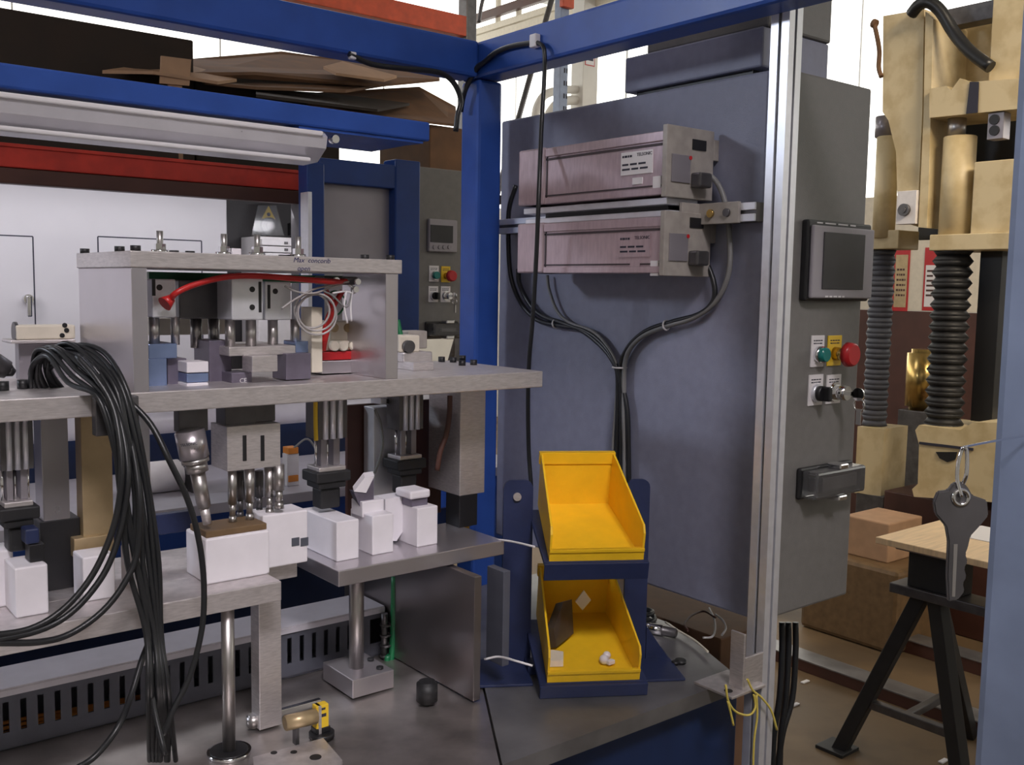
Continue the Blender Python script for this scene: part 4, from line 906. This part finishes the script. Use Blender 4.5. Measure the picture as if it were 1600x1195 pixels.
for x in (.34, 1.27): part('stand_post', MB().box((x-.012, 1.84, zr1), (x+.012, 1.86, at(450, 645, y=1.85).z-.022), .001), 'darksteel', rrs)
single('darkening_board', MB().box((-.2, 1.955, .3), (1.40, 1.965, 1.312), .001), 'darkblue', 'dark panel added to darken the view behind the pale roller', 'panel')  # board added to darken the gap behind the tooling
single('green_manifold', by(MB(), 1.245, 233, 428, 560, 441, .02, .001), 'greent', 'dark green strip tucked beneath the bridge plate behind the red tube', 'strip')
p = at(262, 752, y=1.72)
single('rear_motor', MB().cyl((p.x-.05, 1.74, zr1+.028), (p.x+.03, 1.74, zr1+.028), .028, n=28, bev=.004), 'white', 'white rounded motor on the rear plate beside the cable bundle', 'motor')
single('rear_bracket', MB().box((p.x+.035, 1.70, zr1), (p.x+.06, 1.76, zr1+.035), .002), 'darksteel', 'dark bracket right of the white rounded motor', 'bracket')
rv = thing('rear_valve', 'small white and orange valve with thin hoses on the rear plate', 'valve')
p = at(458, 722, y=1.66)
part('valve_body', MB().box((p.x-.012, 1.66, zr1), (p.x+.012, 1.68, zr1+.06), .001), 'white', rv)
part('valve_cap', MB().box((p.x-.010, 1.658, zr1+.008), (p.x+.010, 1.682, zr1+.02), .001).box((p.x-.010, 1.658, zr1+.06), (p.x+.010, 1.682, zr1+.072), .001), 'wire', rv)
part('valve_hose', MB().tube([(p.x, 1.66, zr1+.07), (p.x+.03, 1.66, zr1+.085), (p.x+.05, 1.66, zr1+.05), (p.x+.03, 1.66, zr1+.02)], .002), 'gcable', rv)

# white cabinet at far left
YWc = 2.75
xw1 = at(355, 350, y=YWc).x
wc = thing('white_enclosure', 'large white enclosure with door seams and a small handle at the far left', 'enclosure')
zw1 = at(200, 262, y=YWc).z; zw1 = min(zw1, at(200, 241, y=2.35).z-.04)
part('enclosure_body', MB().box((-1.2, YWc, 0), (xw1, YWc+.7, zw1-.01), .004), 'housing', wc)
def seam(x0, y0, x1, y1):
    a, b, c, e = fy(YWc, x0, y0, x1, y1); s = .0016
    return MB().box((a, YWc-.0007, e-s), (b, YWc+.001, e+s)).box((a-s, YWc-.0007, c), (a+s, YWc+.001, e)).box((b-s, YWc-.0007, c), (b+s, YWc+.001, e))
part('door_seam', seam(155, 373, 316, 560), 'ink', wc); part('door_seam', seam(-120, 366, 54, 560), 'ink', wc)
p = at(42, 467, y=YWc)
part('door_handle', MB().cyl((p.x, YWc, p.z), (p.x, YWc-.02, p.z), .012, n=16).box((p.x-.006, YWc-.028, p.z-.045), (p.x+.006, YWc-.018, p.z+.008), .003), 'chrome', wc)
# red rack with cartons
YRB = 2.35
zr_t, zr_b = at(200, 241, y=YRB).z, at(200, 276, y=YRB).z
xr = at(470, 280, y=YRB).x
rk2 = thing('pallet_rack', 'pallet rack with red shelf beam behind the machine, loaded with cardboard', 'rack')
part('rack_beam', MB().box((-1.0, YRB, zr_b), (xr, YRB+.04, zr_t), .003).box((-1.0, YRB-.004, zr_t-.008), (xr, YRB, zr_t), .001), 'redrack', rk2, 'red shelf beam')
part('rack_deck_and_shade', MB().box((-1.0, YRB+.04, zr_t-.03), (1.95, 3.2, zr_t-.012), .002), 'carddark', rk2)
part('rack_deck_and_shade', MB().box((-1.0, YRB+.002, zr_b-.034), (xr+.0, YRB+.035, zr_b-.001), .002), 'darkred', rk2)  # dark strip painted for the shadow under the red beam
YO = 4.6; rkA = rk2
a, b, c, e = fy(YO, 470, -30, 728, 40)
zo1, zo0 = at(640, 5, y=YO).z, at(640, 38, y=YO).z
xo = at(729, 40, y=YO).x
rk2 = thing('orange_rack', 'far orange beamed rack above the blue corner, beyond the cardboard', 'rack')
part('rack_beam', MB().box((-1.0, YO, zo0), (xo, YO+.06, zo1), .004).box((-1.0, YO, zo1+.10), (xo, YO+.06, zo1+.22), .004), 'orange', rk2, 'orange upper beam')
part('rack_upright', MB().box((xo, YO, 0), (xo+.07, YO+.08, 4.0), .004), 'darksteel', rk2)
part('rack_upright', MB().box((-1.0, YO+.06, 0), (-.93, YO+.14, 4.0), .004), 'darksteel', rk2)
rk2 = rkA
part('rack_upright', MB().box((1.88, 3.12, 0), (1.95, 3.2, zr_t-.031), .004), 'darksteel', rk2)
part('rack_upright', MB().box((-1.0, YRB+.04, 0), (-.93, YRB+.12, zr_t-.031), .004), 'darksteel', rk2)
part('rack_upright', MB().box((xr+.02, YRB+.041, 0), (xr+.075, YRB+.10, zr_t-.031), .004), 'darksteel', rk2)
ZD = zr_t-.012
# cartons and sheets
def ptsY(l): return [at(x, y, y=Y) for x, y, Y in l]
xbx = at(298, 80, y=2.62).x
bxz = at(280, 62, y=2.62).z
dc = thing('brown_carton', 'big dark brown carton filling the rack at top left', 'carton')
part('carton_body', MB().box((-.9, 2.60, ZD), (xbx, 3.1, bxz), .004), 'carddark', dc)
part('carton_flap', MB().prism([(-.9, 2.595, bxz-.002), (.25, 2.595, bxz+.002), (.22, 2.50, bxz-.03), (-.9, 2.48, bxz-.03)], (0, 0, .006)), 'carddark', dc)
a, b, c, e = fy(2.50, 251, 88, 298, 135)
single('carton_offcut', MB().prism([at(252, 87, y=2.52), at(299, 93, y=2.52), at(296, 134, y=2.50), at(250, 130, y=2.50)], (0, .006, 0)).box((a+.02, 2.507, ZD), (b-.02, 2.513, c+.01)), 'cardlight', 'light tan square of cardboard standing in front of the carton', 'cardboard')
sheets = [
 ([(300, 96, 3.0), (440, 84, 3.05), (535, 97, 3.05), (684, 113, 3.0), (687, 127, 2.75), (592, 136, 2.65), (400, 117, 2.6), (300, 118, 2.6)], 'card', 'topmost flat brown cardboard sheet on the rack'),
 ([(300, 117, 2.9), (420, 118, 2.9), (590, 124, 2.9), (620, 132, 2.8), (540, 145, 2.6), (400, 140, 2.55), (320, 132, 2.55)], 'card', 'second cardboard sheet from the top, bent in the middle'),
 ([(160, 115, 2.55), (255, 101, 2.7), (300, 107, 2.7), (370, 128, 2.6), (340, 132, 2.5), (240, 116, 2.5)], 'cardlight', 'pale folded cardboard strip behind the tan square'),
 ([(470, 150, 2.8), (655, 139, 2.95), (712, 170, 2.9), (714, 198, 2.6), (600, 186, 2.55), (480, 165, 2.55)], 'card', 'lower brown cardboard sheet sloping toward the corner post'),
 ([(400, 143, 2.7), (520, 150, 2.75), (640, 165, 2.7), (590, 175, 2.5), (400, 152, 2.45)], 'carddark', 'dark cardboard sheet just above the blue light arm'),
 ([(505, 108, 2.62), (535, 100, 2.70), (620, 122, 2.66), (600, 128, 2.58), (525, 118, 2.58)], 'cardlight', 'pale torn cardboard corner on top of the stack'),
]
for l, m, lab in sheets:
    P = ptsY(l); n = (P[2]-P[0]).cross(P[-2]-P[0]).normalized()
    if n.z < 0: n = -n
    o = single('cardboard_sheet', MB().prism(P, (0, 0, .008)), m, lab, 'cardboard')
cx0, cx1 = at(660, 215, y=2.6).x, at(722, 215, y=2.6).x
single('small_carton', MB().box((at(672, 215, y=2.6).x, 2.6, ZD), (at(735, 215, y=2.6).x, 2.9, at(700, 198, y=2.6).z), .003), 'card', 'small brown carton beside the blue corner post', 'carton')
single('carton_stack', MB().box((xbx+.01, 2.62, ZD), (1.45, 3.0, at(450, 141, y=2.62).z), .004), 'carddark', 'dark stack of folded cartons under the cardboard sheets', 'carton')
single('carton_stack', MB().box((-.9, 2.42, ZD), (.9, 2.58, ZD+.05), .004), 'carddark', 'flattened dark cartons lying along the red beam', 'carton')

# gauge guard and drawers in the gap
YG = 2.85
hg_ = thing('machine_housing', 'dark machine housing with yellow warning triangle and white round dial', 'machine')
a, b, c, e = fy(YG, 357, 305, 478, 520)
part('housing_body', MB().box((xw1+.01, YG, 0), (b+.15, YG+.4, e), .004), 'genshade', hg_)
p = at(419, 334, y=YG)
tr = part('warning_triangle', MB().prism([(p.x-.022, YG-.001, p.z-.016), (p.x+.022, YG-.001, p.z-.016), (p.x, YG-.001, p.z+.024)], (0, -.001, 0)), 'yellowp', hg_)
part('triangle_symbol', MB().cyl((p.x, YG-.002, p.z-.002), (p.x, YG-.0026, p.z-.002), .006, n=12), 'ink', tr)
p = at(419, 353, y=YG)
dl = part('dial_ring', MB().cyl((p.x, YG, p.z), (p.x, YG-.012, p.z), .026, n=24), 'black', hg_)
part('dial_face', MB().cyl((p.x, YG-.012, p.z), (p.x, YG-.016, p.z), .0125, n=20), 'paper', dl)
part('guard_cover', MB().prism([at(403, 322, y=YG-.05), at(432, 322, y=YG-.05), at(444, 368, y=YG-.05), at(393, 368, y=YG-.05)], (0, .003, 0)).prism([at(403, 322, y=YG-.05), at(432, 322, y=YG-.05), at(432, 322, y=YG-.001), at(403, 322, y=YG-.001)], (0, 0, .003)), 'clear', hg_, 'clear tapered guard')
part('housing_ledge', by(MB(), YG-.02, 454, 349, 478, 368, .02, .001), 'black', hg_)
dw = thing('drawer_unit', 'white drawer unit seen just above the bridge plate', 'drawers')
x0_, x1_ = at(408, 390, y=2.7).x, at(468, 390, y=2.7).x
zt2 = at(438, 370, y=2.7).z
part('drawer_case', MB().box((x0_, 2.72, 1.05), (x1_, 2.84, zt2), .002), 'white', dw)
for i in range(7):
    z = zt2-.006-.0195*(i+1)
    d_ = part('drawer', MB().box((x0_+.003, 2.70, z), (x1_-.003, 2.72, z+.017), .0015), 'white', dw)
    part('drawer_pull', MB().box(((x0_+x1_)/2+.012, 2.696, z+.005), ((x0_+x1_)/2+.022, 2.70, z+.012)), 'darksteel', d_)
part('case_stand', MB().box((x0_+.01, 2.73, 0), (x1_-.01, 2.83, 1.05), .002), 'darksteel', dw)

# ================================================================== FAR BACKGROUND top
ru = thing('rack_upright', 'blue perforated rack upright behind the top of the cabinet', 'upright')
p = at(880, 130, y=5.2)
part('upright_channel', MB().box((p.x-.03, 5.2, 0), (p.x+.042, 5.27, 4.6), .004), 'bluegrey', ru)
for i in range(12):
    for dx in (.004, .026):
        part('upright_hole', MB().box((p.x+dx, 5.1985, 2.45+i*.085), (p.x+dx+.012, 5.2005, 2.45+i*.085+.032)), 'ink', ru)
bt = at(877, 4, y=5.19)
part('orange_connector', MB().box((p.x-.05, 5.16, bt.z-.03), (p.x+.05, 5.1985, bt.z+.20), .004), 'orange', ru)
wp = thing('white_column', 'white column with a small red bordered notice behind the cabinet top', 'column')
a, b, c, e = fy(6.4, 911, 60, 934, 170)
part('column_shaft', MB().box((a, 6.4, 0), (b, 6.55, 5), .004), 'wall', wp)
a, b, c, e = fy(6.4, 914, 84, 929, 103)
nb = part('notice', MB().box((a, 6.397, c), (b, 6.4, e)), 'red', wp); part('notice_face', MB().box((a+.008, 6.3955, c+.008), (b-.008, 6.397, e-.008)), 'paper', nb)
part('notice_mark', MB().box((a+.02, 6.3945, (c+e)/2-.008), (b-.02, 6.3955, (c+e)/2+.012)), 'ink', nb)
single('air_duct', MB().tube([at(x_, y_, y=6.48) for x_, y_ in ((834, 200), (836, 185), (840, 165), (852, 148), (875, 141), (905, 140), (914, 140))], .035, 12), 'wall', 'upper white bent pipe near the perforated upright', 'pipe')
single('air_duct', MB().tube([at(x_, y_, y=6.48) for x_, y_ in ((845, 215), (850, 195), (858, 178), (870, 163), (890, 157), (914, 157))], .04, 12), 'wall', 'lower white bent pipe near the perforated upright', 'pipe')
p_, q_ = at(812, 178, y=6), at(845, 60, y=6); d_ = (p_-q_)/(q_.z-p_.z)
single('diagonal_strut', MB().cyl(p_+d_*p_.z, q_-d_*(5-q_.z), .022, n=10), 'darksteel', 'dark slanting strut against the bright background', 'strut')
tr_ = thing('roof_truss', 'pale roof truss with horizontal bars above the blue beams', 'truss')
for i, (x0, y0, x1, y1) in enumerate(((748, 28, 880, -22), (748, 48, 900, 0), (748, 60, 960, -10))):
    q0, q1 = at(x0, y0, x=6.0), at(x1, y1, x=6.0); part('truss_bar', MB().box((6.0, min(q0.y, q1.y)-3, q0.z-.03), (6.06, q0.y+.6, q0.z+.03 if i else q0.z+.05), .004), 'cream' if i else 'darkred', tr_)
for ix in (768, 800): q = at(ix, 40, x=6.0); part('truss_post', MB().box((6.06, q.y-.02, q.z-.14), (6.1, q.y+.02, 5.0), .003), 'cream', tr_)
q = at(752, 20, y=5.0)
single('sprinkler_pipe', MB().tube([at(757, -10, y=5), at(752, 10, y=5), at(748, 35, y=5)], .012, 8), 'darksteel', 'thin dark hanging pipe beside the orange rack beam', 'pipe')

# ================================================================== PRESS on the right
XP = 4.20; K = 1.5
ps = thing('press_machine', 'tall beige press with twin cylinders and black bellows at the right', 'machine')
def pxp(mb, pts, X, d): return mb.prism([at(x, y, x=X) for x, y in pts], (d*K, 0, 0))
def bxk(mb, X, x0, y0, x1, y1, d, bev=.002): return bxp(mb, X, x0, y0, x1, y1, d*K, bev)
part('press_column', pxp(MB(), [(1380, 25), (1444, 14), (1441, 180), (1436, 290), (1433, 354), (1404, 345), (1402, 300), (1400, 238), (1388, 188), (1379, 175)], XP, .18), 'beige', ps)
part('column_flange', pxp(MB(), [(1446, 18), (1458, 30), (1454, 180), (1451, 290), (1448, 356), (1435, 355), (1438, 290), (1443, 180)], XP-K*.02, .2), 'beige', ps)
part('column_back', MB().prism([at(1456, 20, x=XP+K*.18), at(1550, 0, x=XP+K*.18), at(1550, 135, x=XP+K*.18), at(1454, 150, x=XP+K*.18)], (.05, 0, 0)), 'beige', ps)
part('darkening_plate', bxk(MB(), XP+K*.24, 1440, 150, 1640, 372, .02), 'black', ps, 'black plate added to darken the press interior')  # black plate added to darken the gaps between the cylinders
part('inner_beam', bxk(MB(), XP+K*.08, 1470, 8, 1552, 36, .06), 'darksteel', ps)
part('press_upright', bxk(MB(), XP, 1549, -40, 1625, 130, .12, .004), 'beige', ps)
part('crosshead', pxp(MB(), [(1452, 139), (1478, 134), (1486, 141), (1500, 122), (1518, 128), (1620, 120), (1620, 168), (1590, 170), (1452, 184)], XP-K*.04, .2), 'beige', ps)
part('black_strap', MB().prism([at(1516, 128, x=XP-K*.042), at(1530, 128, x=XP-K*.042), at(1528, 176, x=XP-K*.042), at(1510, 178, x=XP-K*.042)], (-.004, 0, 0)), 'ink', ps)
def pcyl(ix, y0, y1, r, m, name, X=XP+K*.02):
    q0, q1 = at(ix, y0, x=X), at(ix, y1, x=X); y = (q0.y+q1.y)/2
    return part(name, MB().cyl((X, y, q1.z), (X, y, q0.z), r*K, n=28, bev=.003), m, ps)
pcyl(1496, 214, 372, .045, 'beige', 'ram_cylinder'); pcyl(1495, 182, 216, .025, 'steel', 'ram_rod')
pcyl(1384, 214, 372, .034, 'beige', 'ram_cylinder', XP+K*.08); pcyl(1382, 182, 215, .028, 'sheet', 'ram_rod', XP+K*.08)
part('ram_block', bxk(MB(), XP-K*.02, 1519, 249, 1620, 372, .12, .004), 'beige', ps)
part('platen', bxk(MB(), XP-K*.04, 1452, 364, 1625, 390, .2, .004), 'beige', ps); part('platen', bxk(MB(), XP+K*.06, 1340, 360, 1404, 389, .12, .004), 'beige', ps)
ob = part('outlet_box', bxk(MB(), XP-K*.03, 1543, 176, 1568, 217, .04, .002), 'sheet', ps)
for y in (187, 204):
    q = at(1554, y, x=XP-K*.03); part('outlet_hole', MB().cyl((XP-K*.03, q.y, q.z), (XP-K*.034, q.y, q.z), .021, n=18), 'black', ob)
sk = part('socket_plate', bxk(MB(), XP-K*.03, 1401, 298, 1431, 350, .03, .002), 'white', ps)
q = at(1414, 328, x=XP-K*.03); part('round_socket', MB().cyl((XP-K*.03, q.y, q.z), (XP-K*.04, q.y, q.z), .027, n=20).cyl((XP-K*.04, q.y, q.z), (XP-K*.043, q.y, q.z), .014, n=14), 'darksteel', sk)
def bellows(ix, y0, y1, r0, r1, X, m, n=17):
    q0, q1 = at(ix[0], y0, x=X), at(ix[1], y1, x=X); r0 *= K; r1 *= K; mb = MB(); dz = (q0.z-q1.z)/n; y = (q0.y+q1.y)/2
    for i in range(n):
        z = q1.z+dz*i; mb.cyl((X, y, z), (X, y, z+dz/2), r1, r0, n=24).cyl((X, y, z+dz/2), (X, y, z+dz), r0, r1, n=24)
    return part('bellows', mb, m, ps, 'black pleated bellows' if m == 'rubber' else 'grey pleated bellows')
bellows((1485, 1478), 391, 678, .044, .056, XP+K*.02, 'rubber')
bellows((1378, 1368), 391, 664, .034, .040, XP+K*.12, 'duct')
part('slide_post', bxk(MB(), XP+K*.06, 1524, 391, 1558, 660, .06, .002), 'black', ps)
part('press_foot', pxp(MB(), [(1430, 672), (1436, 664), (1500, 672), (1520, 660), (1560, 660), (1620, 650), (1620, 790), (1545, 784), (1428, 776), (1425, 764), (1434, 756), (1436, 695)], XP-K*.06, .25), 'beige', ps)
part('foot_groove', pxp(MB(), [(1436, 690), (1520, 700), (1520, 704), (1436, 694)], XP-K*.064, .004), 'ink', ps)
part('foot_handle', pxp(MB(), [(1462, 706), (1495, 706), (1492, 718), (1480, 722), (1468, 716)], XP-K*.064, .004), 'black', ps)
part('press_foot', pxp(MB(), [(1340, 666), (1382, 670), (1376, 775), (1335, 770)], XP+K*.06, .14), 'beige', ps)
zpb = at(1430, 776, x=XP).z
ya_, yb_ = at(1640, 800, x=XP).y, at(1376, 800, x=XP).y
part('press_base', MB().box((XP+.02, ya_, 0), (XP+.7, yb_, zpb), .006), 'darkred', ps, 'dark red brown pedestal')
part('press_leg', MB().box((XP+.09, at(1380, 800, x=XP+.09).y, 0), (XP+.3, at(1336, 800, x=XP+.09).y, at(1360, 772, x=XP+.09).z), .004), 'darksteel', ps, 'dark leg under the left foot')
single('press_hose', MB().tube([at(1424, 22, x=XP-K*.03), at(1436, 8, x=XP-K*.04), at(1452, 4, x=XP-K*.04), at(1470, 18, x=XP-K*.03), at(1490, 50, x=XP-K*.02), at(1515, 80, x=XP-K*.02), at(1548, 105, x=XP-K*.02)], .026, 10), 'cable', 'thick black hose slung diagonally over the top of the press', 'hose')
single('press_chain', MB().tube([at(1366, 38, x=XP), at(1370, 55, x=XP), at(1374, 80, x=XP), at(1373, 105, x=XP), at(1377, 120, x=XP-K*.005)], .011, 8).cyl(at(1364, 36, x=XP), at(1369, 38, x=XP), .02, n=10), 'card', 'rusty bent rod sticking out left of the beige press column', 'rod')
# behind the press
bp_ = thing('backboard', 'off white board with cautionary posters behind the bellows', 'board')
XBb = 5.4
part('board_panel', bxp(MB(), XBb, 1330, 300, 1640, 487, .03, .002), 'cream', bp_)
for (x0, y0, x1, y1) in ((1396, 384, 1420, 486), (1443, 386, 1512, 486)):
    po = part('poster', bxp(MB(), XBb-.004, x0, y0, x1, y1, .004, .0005), 'red', bp_)
    part('poster_sheet', bxp(MB(), XBb-.006, x0+2, y0+(28 if x0 > 1430 else 14), x1-3, y1-6, .002, .0003), 'paper' if x0 > 1430 else 'tan', po)
    a, b, c, e = fx(XBb-.0065, x0+4, y0+36, x1-6, y1-10)
    t = MB(); dashes(t, (XBb-.006, b, e-.01), -EY, EZ, 6, (b-a), (e-c)/7, -EX, 6); part('poster_print', t, 'darkred', po)
part('board_post', MB().box((XBb+.03, .6, 0), (XBb+.09, .66, 1.9), .003).box((XBb+.03, 2.0, 0), (XBb+.09, 2.06, 1.9), .003), 'darksteel', bp_)
part('board_kick', bxp(MB(), XBb+.0, 1330, 488, 1640, 860, .02, .002), 'darkred', bp_, 'dark lower panel')
single('brass_cylinder', MB().cyl(at(1438, 640, x=4.9), Vector((4.9, at(1438, 640, x=4.9).y, at(1438, 545, x=4.9).z)), .08, n=24, bev=.02), 'brass', 'brass coloured cylinder in the shade left of the bellows', 'cylinder')
single('cylinder_stand', MB().box((4.82, at(1438, 640, x=4.9).y-.08, 0), (4.98, at(1438, 640, x=4.9).y+.08, at(1438, 640, x=4.9).z), .004), 'darksteel', 'dark stand under the brass cylinder', 'stand')
single('paper_notice', bxp(MB(), XBb-.004, 1415, 654, 1443, 706, .003, .0005), 'paper', 'white paper notice on the dark panel beside the press foot', 'paper')
# brown carton & dark chest behind the table
xk = 3.75
single('brown_box', MB().box((xk, at(1402, 950, x=xk).y, 0), (xk+.4, at(1250, 950, x=xk).y, at(1340, 878, x=xk).z), .02), 'tanbrown', 'brown carton on the floor right of the grey cabinet', 'carton')
single('pale_crate', MB().box((xk+.08, at(1372, 850, x=xk).y, at(1340, 878, x=xk).z), (xk+.35, at(1300, 850, x=xk).y, at(1340, 816, x=xk).z), .006), 'cardlight', 'pale crate stacked on the brown carton', 'crate')

# plywood table
tb_ = thing('plywood_table', 'light plywood topped table in front of the beige press', 'table')
p = at(1368, 841, z=.75)
part('table_top', MB().box((p.x, .6, .735), (p.x+.42, p.y, .755), .002), 'wood', tb_)
for x, y in ((p.x+.03, .65), (p.x+.38, .65)):
    part('table_leg', MB().box((x, y, 0), (x+.03, y+.03, .735), .002), 'darksteel', tb_)
q = at(1532, 836, z=.757)
single('paper_sheet', MB().box((q.x-.06, q.y-.16, .7552), (q.x+.13, q.y+.06, .7572)), 'paper', 'white paper lying on the plywood table', 'paper')
# stand
st = thing('work_stand', 'black steel A frame stand on the floor by the plywood table', 'stand')
f1 = at(1312, 1172, z=0); f2 = at(1512, 1205, z=0); tp_ = at(1445, 945, z=.5)
hd_ = (f1+f2)/2; 
dcen = at(1440, 930, x=f1.x+.02)
top = Vector((dcen.x, dcen.y, dcen.z))
def bar(mb, p, q, w_=.022):
    p, q = Vector(p), Vector(q); d = q-p; L_ = d.length
    return mb.box((-w_, -w_, 0), (w_, w_, L_), .003, Matrix.Translation(p) @ d.to_track_quat('Z', 'X').to_matrix().to_4x4())
f2 = at(1510, 1200, x=f1.x)
part('stand_leg', bar(MB(), (f1.x, f1.y, 0), top), 'rubber', st)
part('stand_leg', bar(MB(), (f1.x, f2.y, 0), top+Vector((0, -.05, 0))), 'rubber', st)
part('stand_leg', bar(MB(), (f1.x+.45, (f1.y+f2.y)/2, 0), top+Vector((.05, -.02, 0))), 'rubber', st)
m0, m1 = Vector((f1.x, f1.y, 0)).lerp(top, .33), Vector((f1.x, f2.y, 0)).lerp(top, .33)
part('stand_brace', bar(MB(), m0, m1, .014), 'darksteel', st)
part('stand_brace', bar(MB(), (m0+m1)/2, Vector((f1.x+.30, (f1.y+f2.y)/2, top.z*.33)), .012), 'darksteel', st)
part('stand_foot', MB().box((f1.x-.05, f1.y-.04, 0), (f1.x+.05, f1.y+.06, .012), .002), 'rubber', st)
part('stand_cap', MB().box((top.x-.05, top.y-.22, top.z), (top.x+.05, top.y+.08, top.z+.03), .003), 'darksteel', st)
zc = at(1440, 872, x=top.x).z
zc = .7225
part('stand_column', MB().box((top.x-.035, top.y-.13, top.z+.03), (top.x+.05, top.y+.03, zc), .003), 'rubber', st)
part('stand_plate', MB().box((top.x-.06, top.y-.14, zc), (top.x+.12, top.y+.06, zc+.012), .002), 'sheet', st)
# floor frames
for (q0, q1, h_, lab) in (((1245, 1020), (1482, 1117), .05, 'long steel channel on the floor behind the stand'), ((1415, 993), (1540, 1040), .06, 'shorter steel channel on the floor beyond the stand')):
    a_, b_ = at(*q0, z=h_), at(*q1, z=h_); x = (a_.x+b_.x)/2
    fo = thing('floor_channel', lab, 'channel')
    part('channel_web', MB().box((x, b_.y-.3, 0), (x+.09, a_.y+.2, h_-.006), .002), 'darkred', fo)
    part('channel_top', MB().box((x-.004, b_.y-.3, h_-.006), (x+.10, a_.y+.2, h_), .001), 'tabletop', fo)
for ix, iy in ((1215, 1085), (1258, 1066), (1242, 1102)):
    p = at(ix, iy, z=0)
for i, (ix, iy, lab) in enumerate(((1258, 1066, 'small pale scrap on the floor nearest the channel'), (1242, 1102, 'small pale scrap on the floor by the hanging cables'), (1474, 1190, 'small pale scrap on the floor at the bottom, by the stand'))):
    p = at(ix, iy, z=0); single('floor_scrap', MB().box((p.x-.02, p.y-.008, 0), (p.x+.02, p.y+.008, .006), .002), 'paper', lab, 'scrap')

finalize()
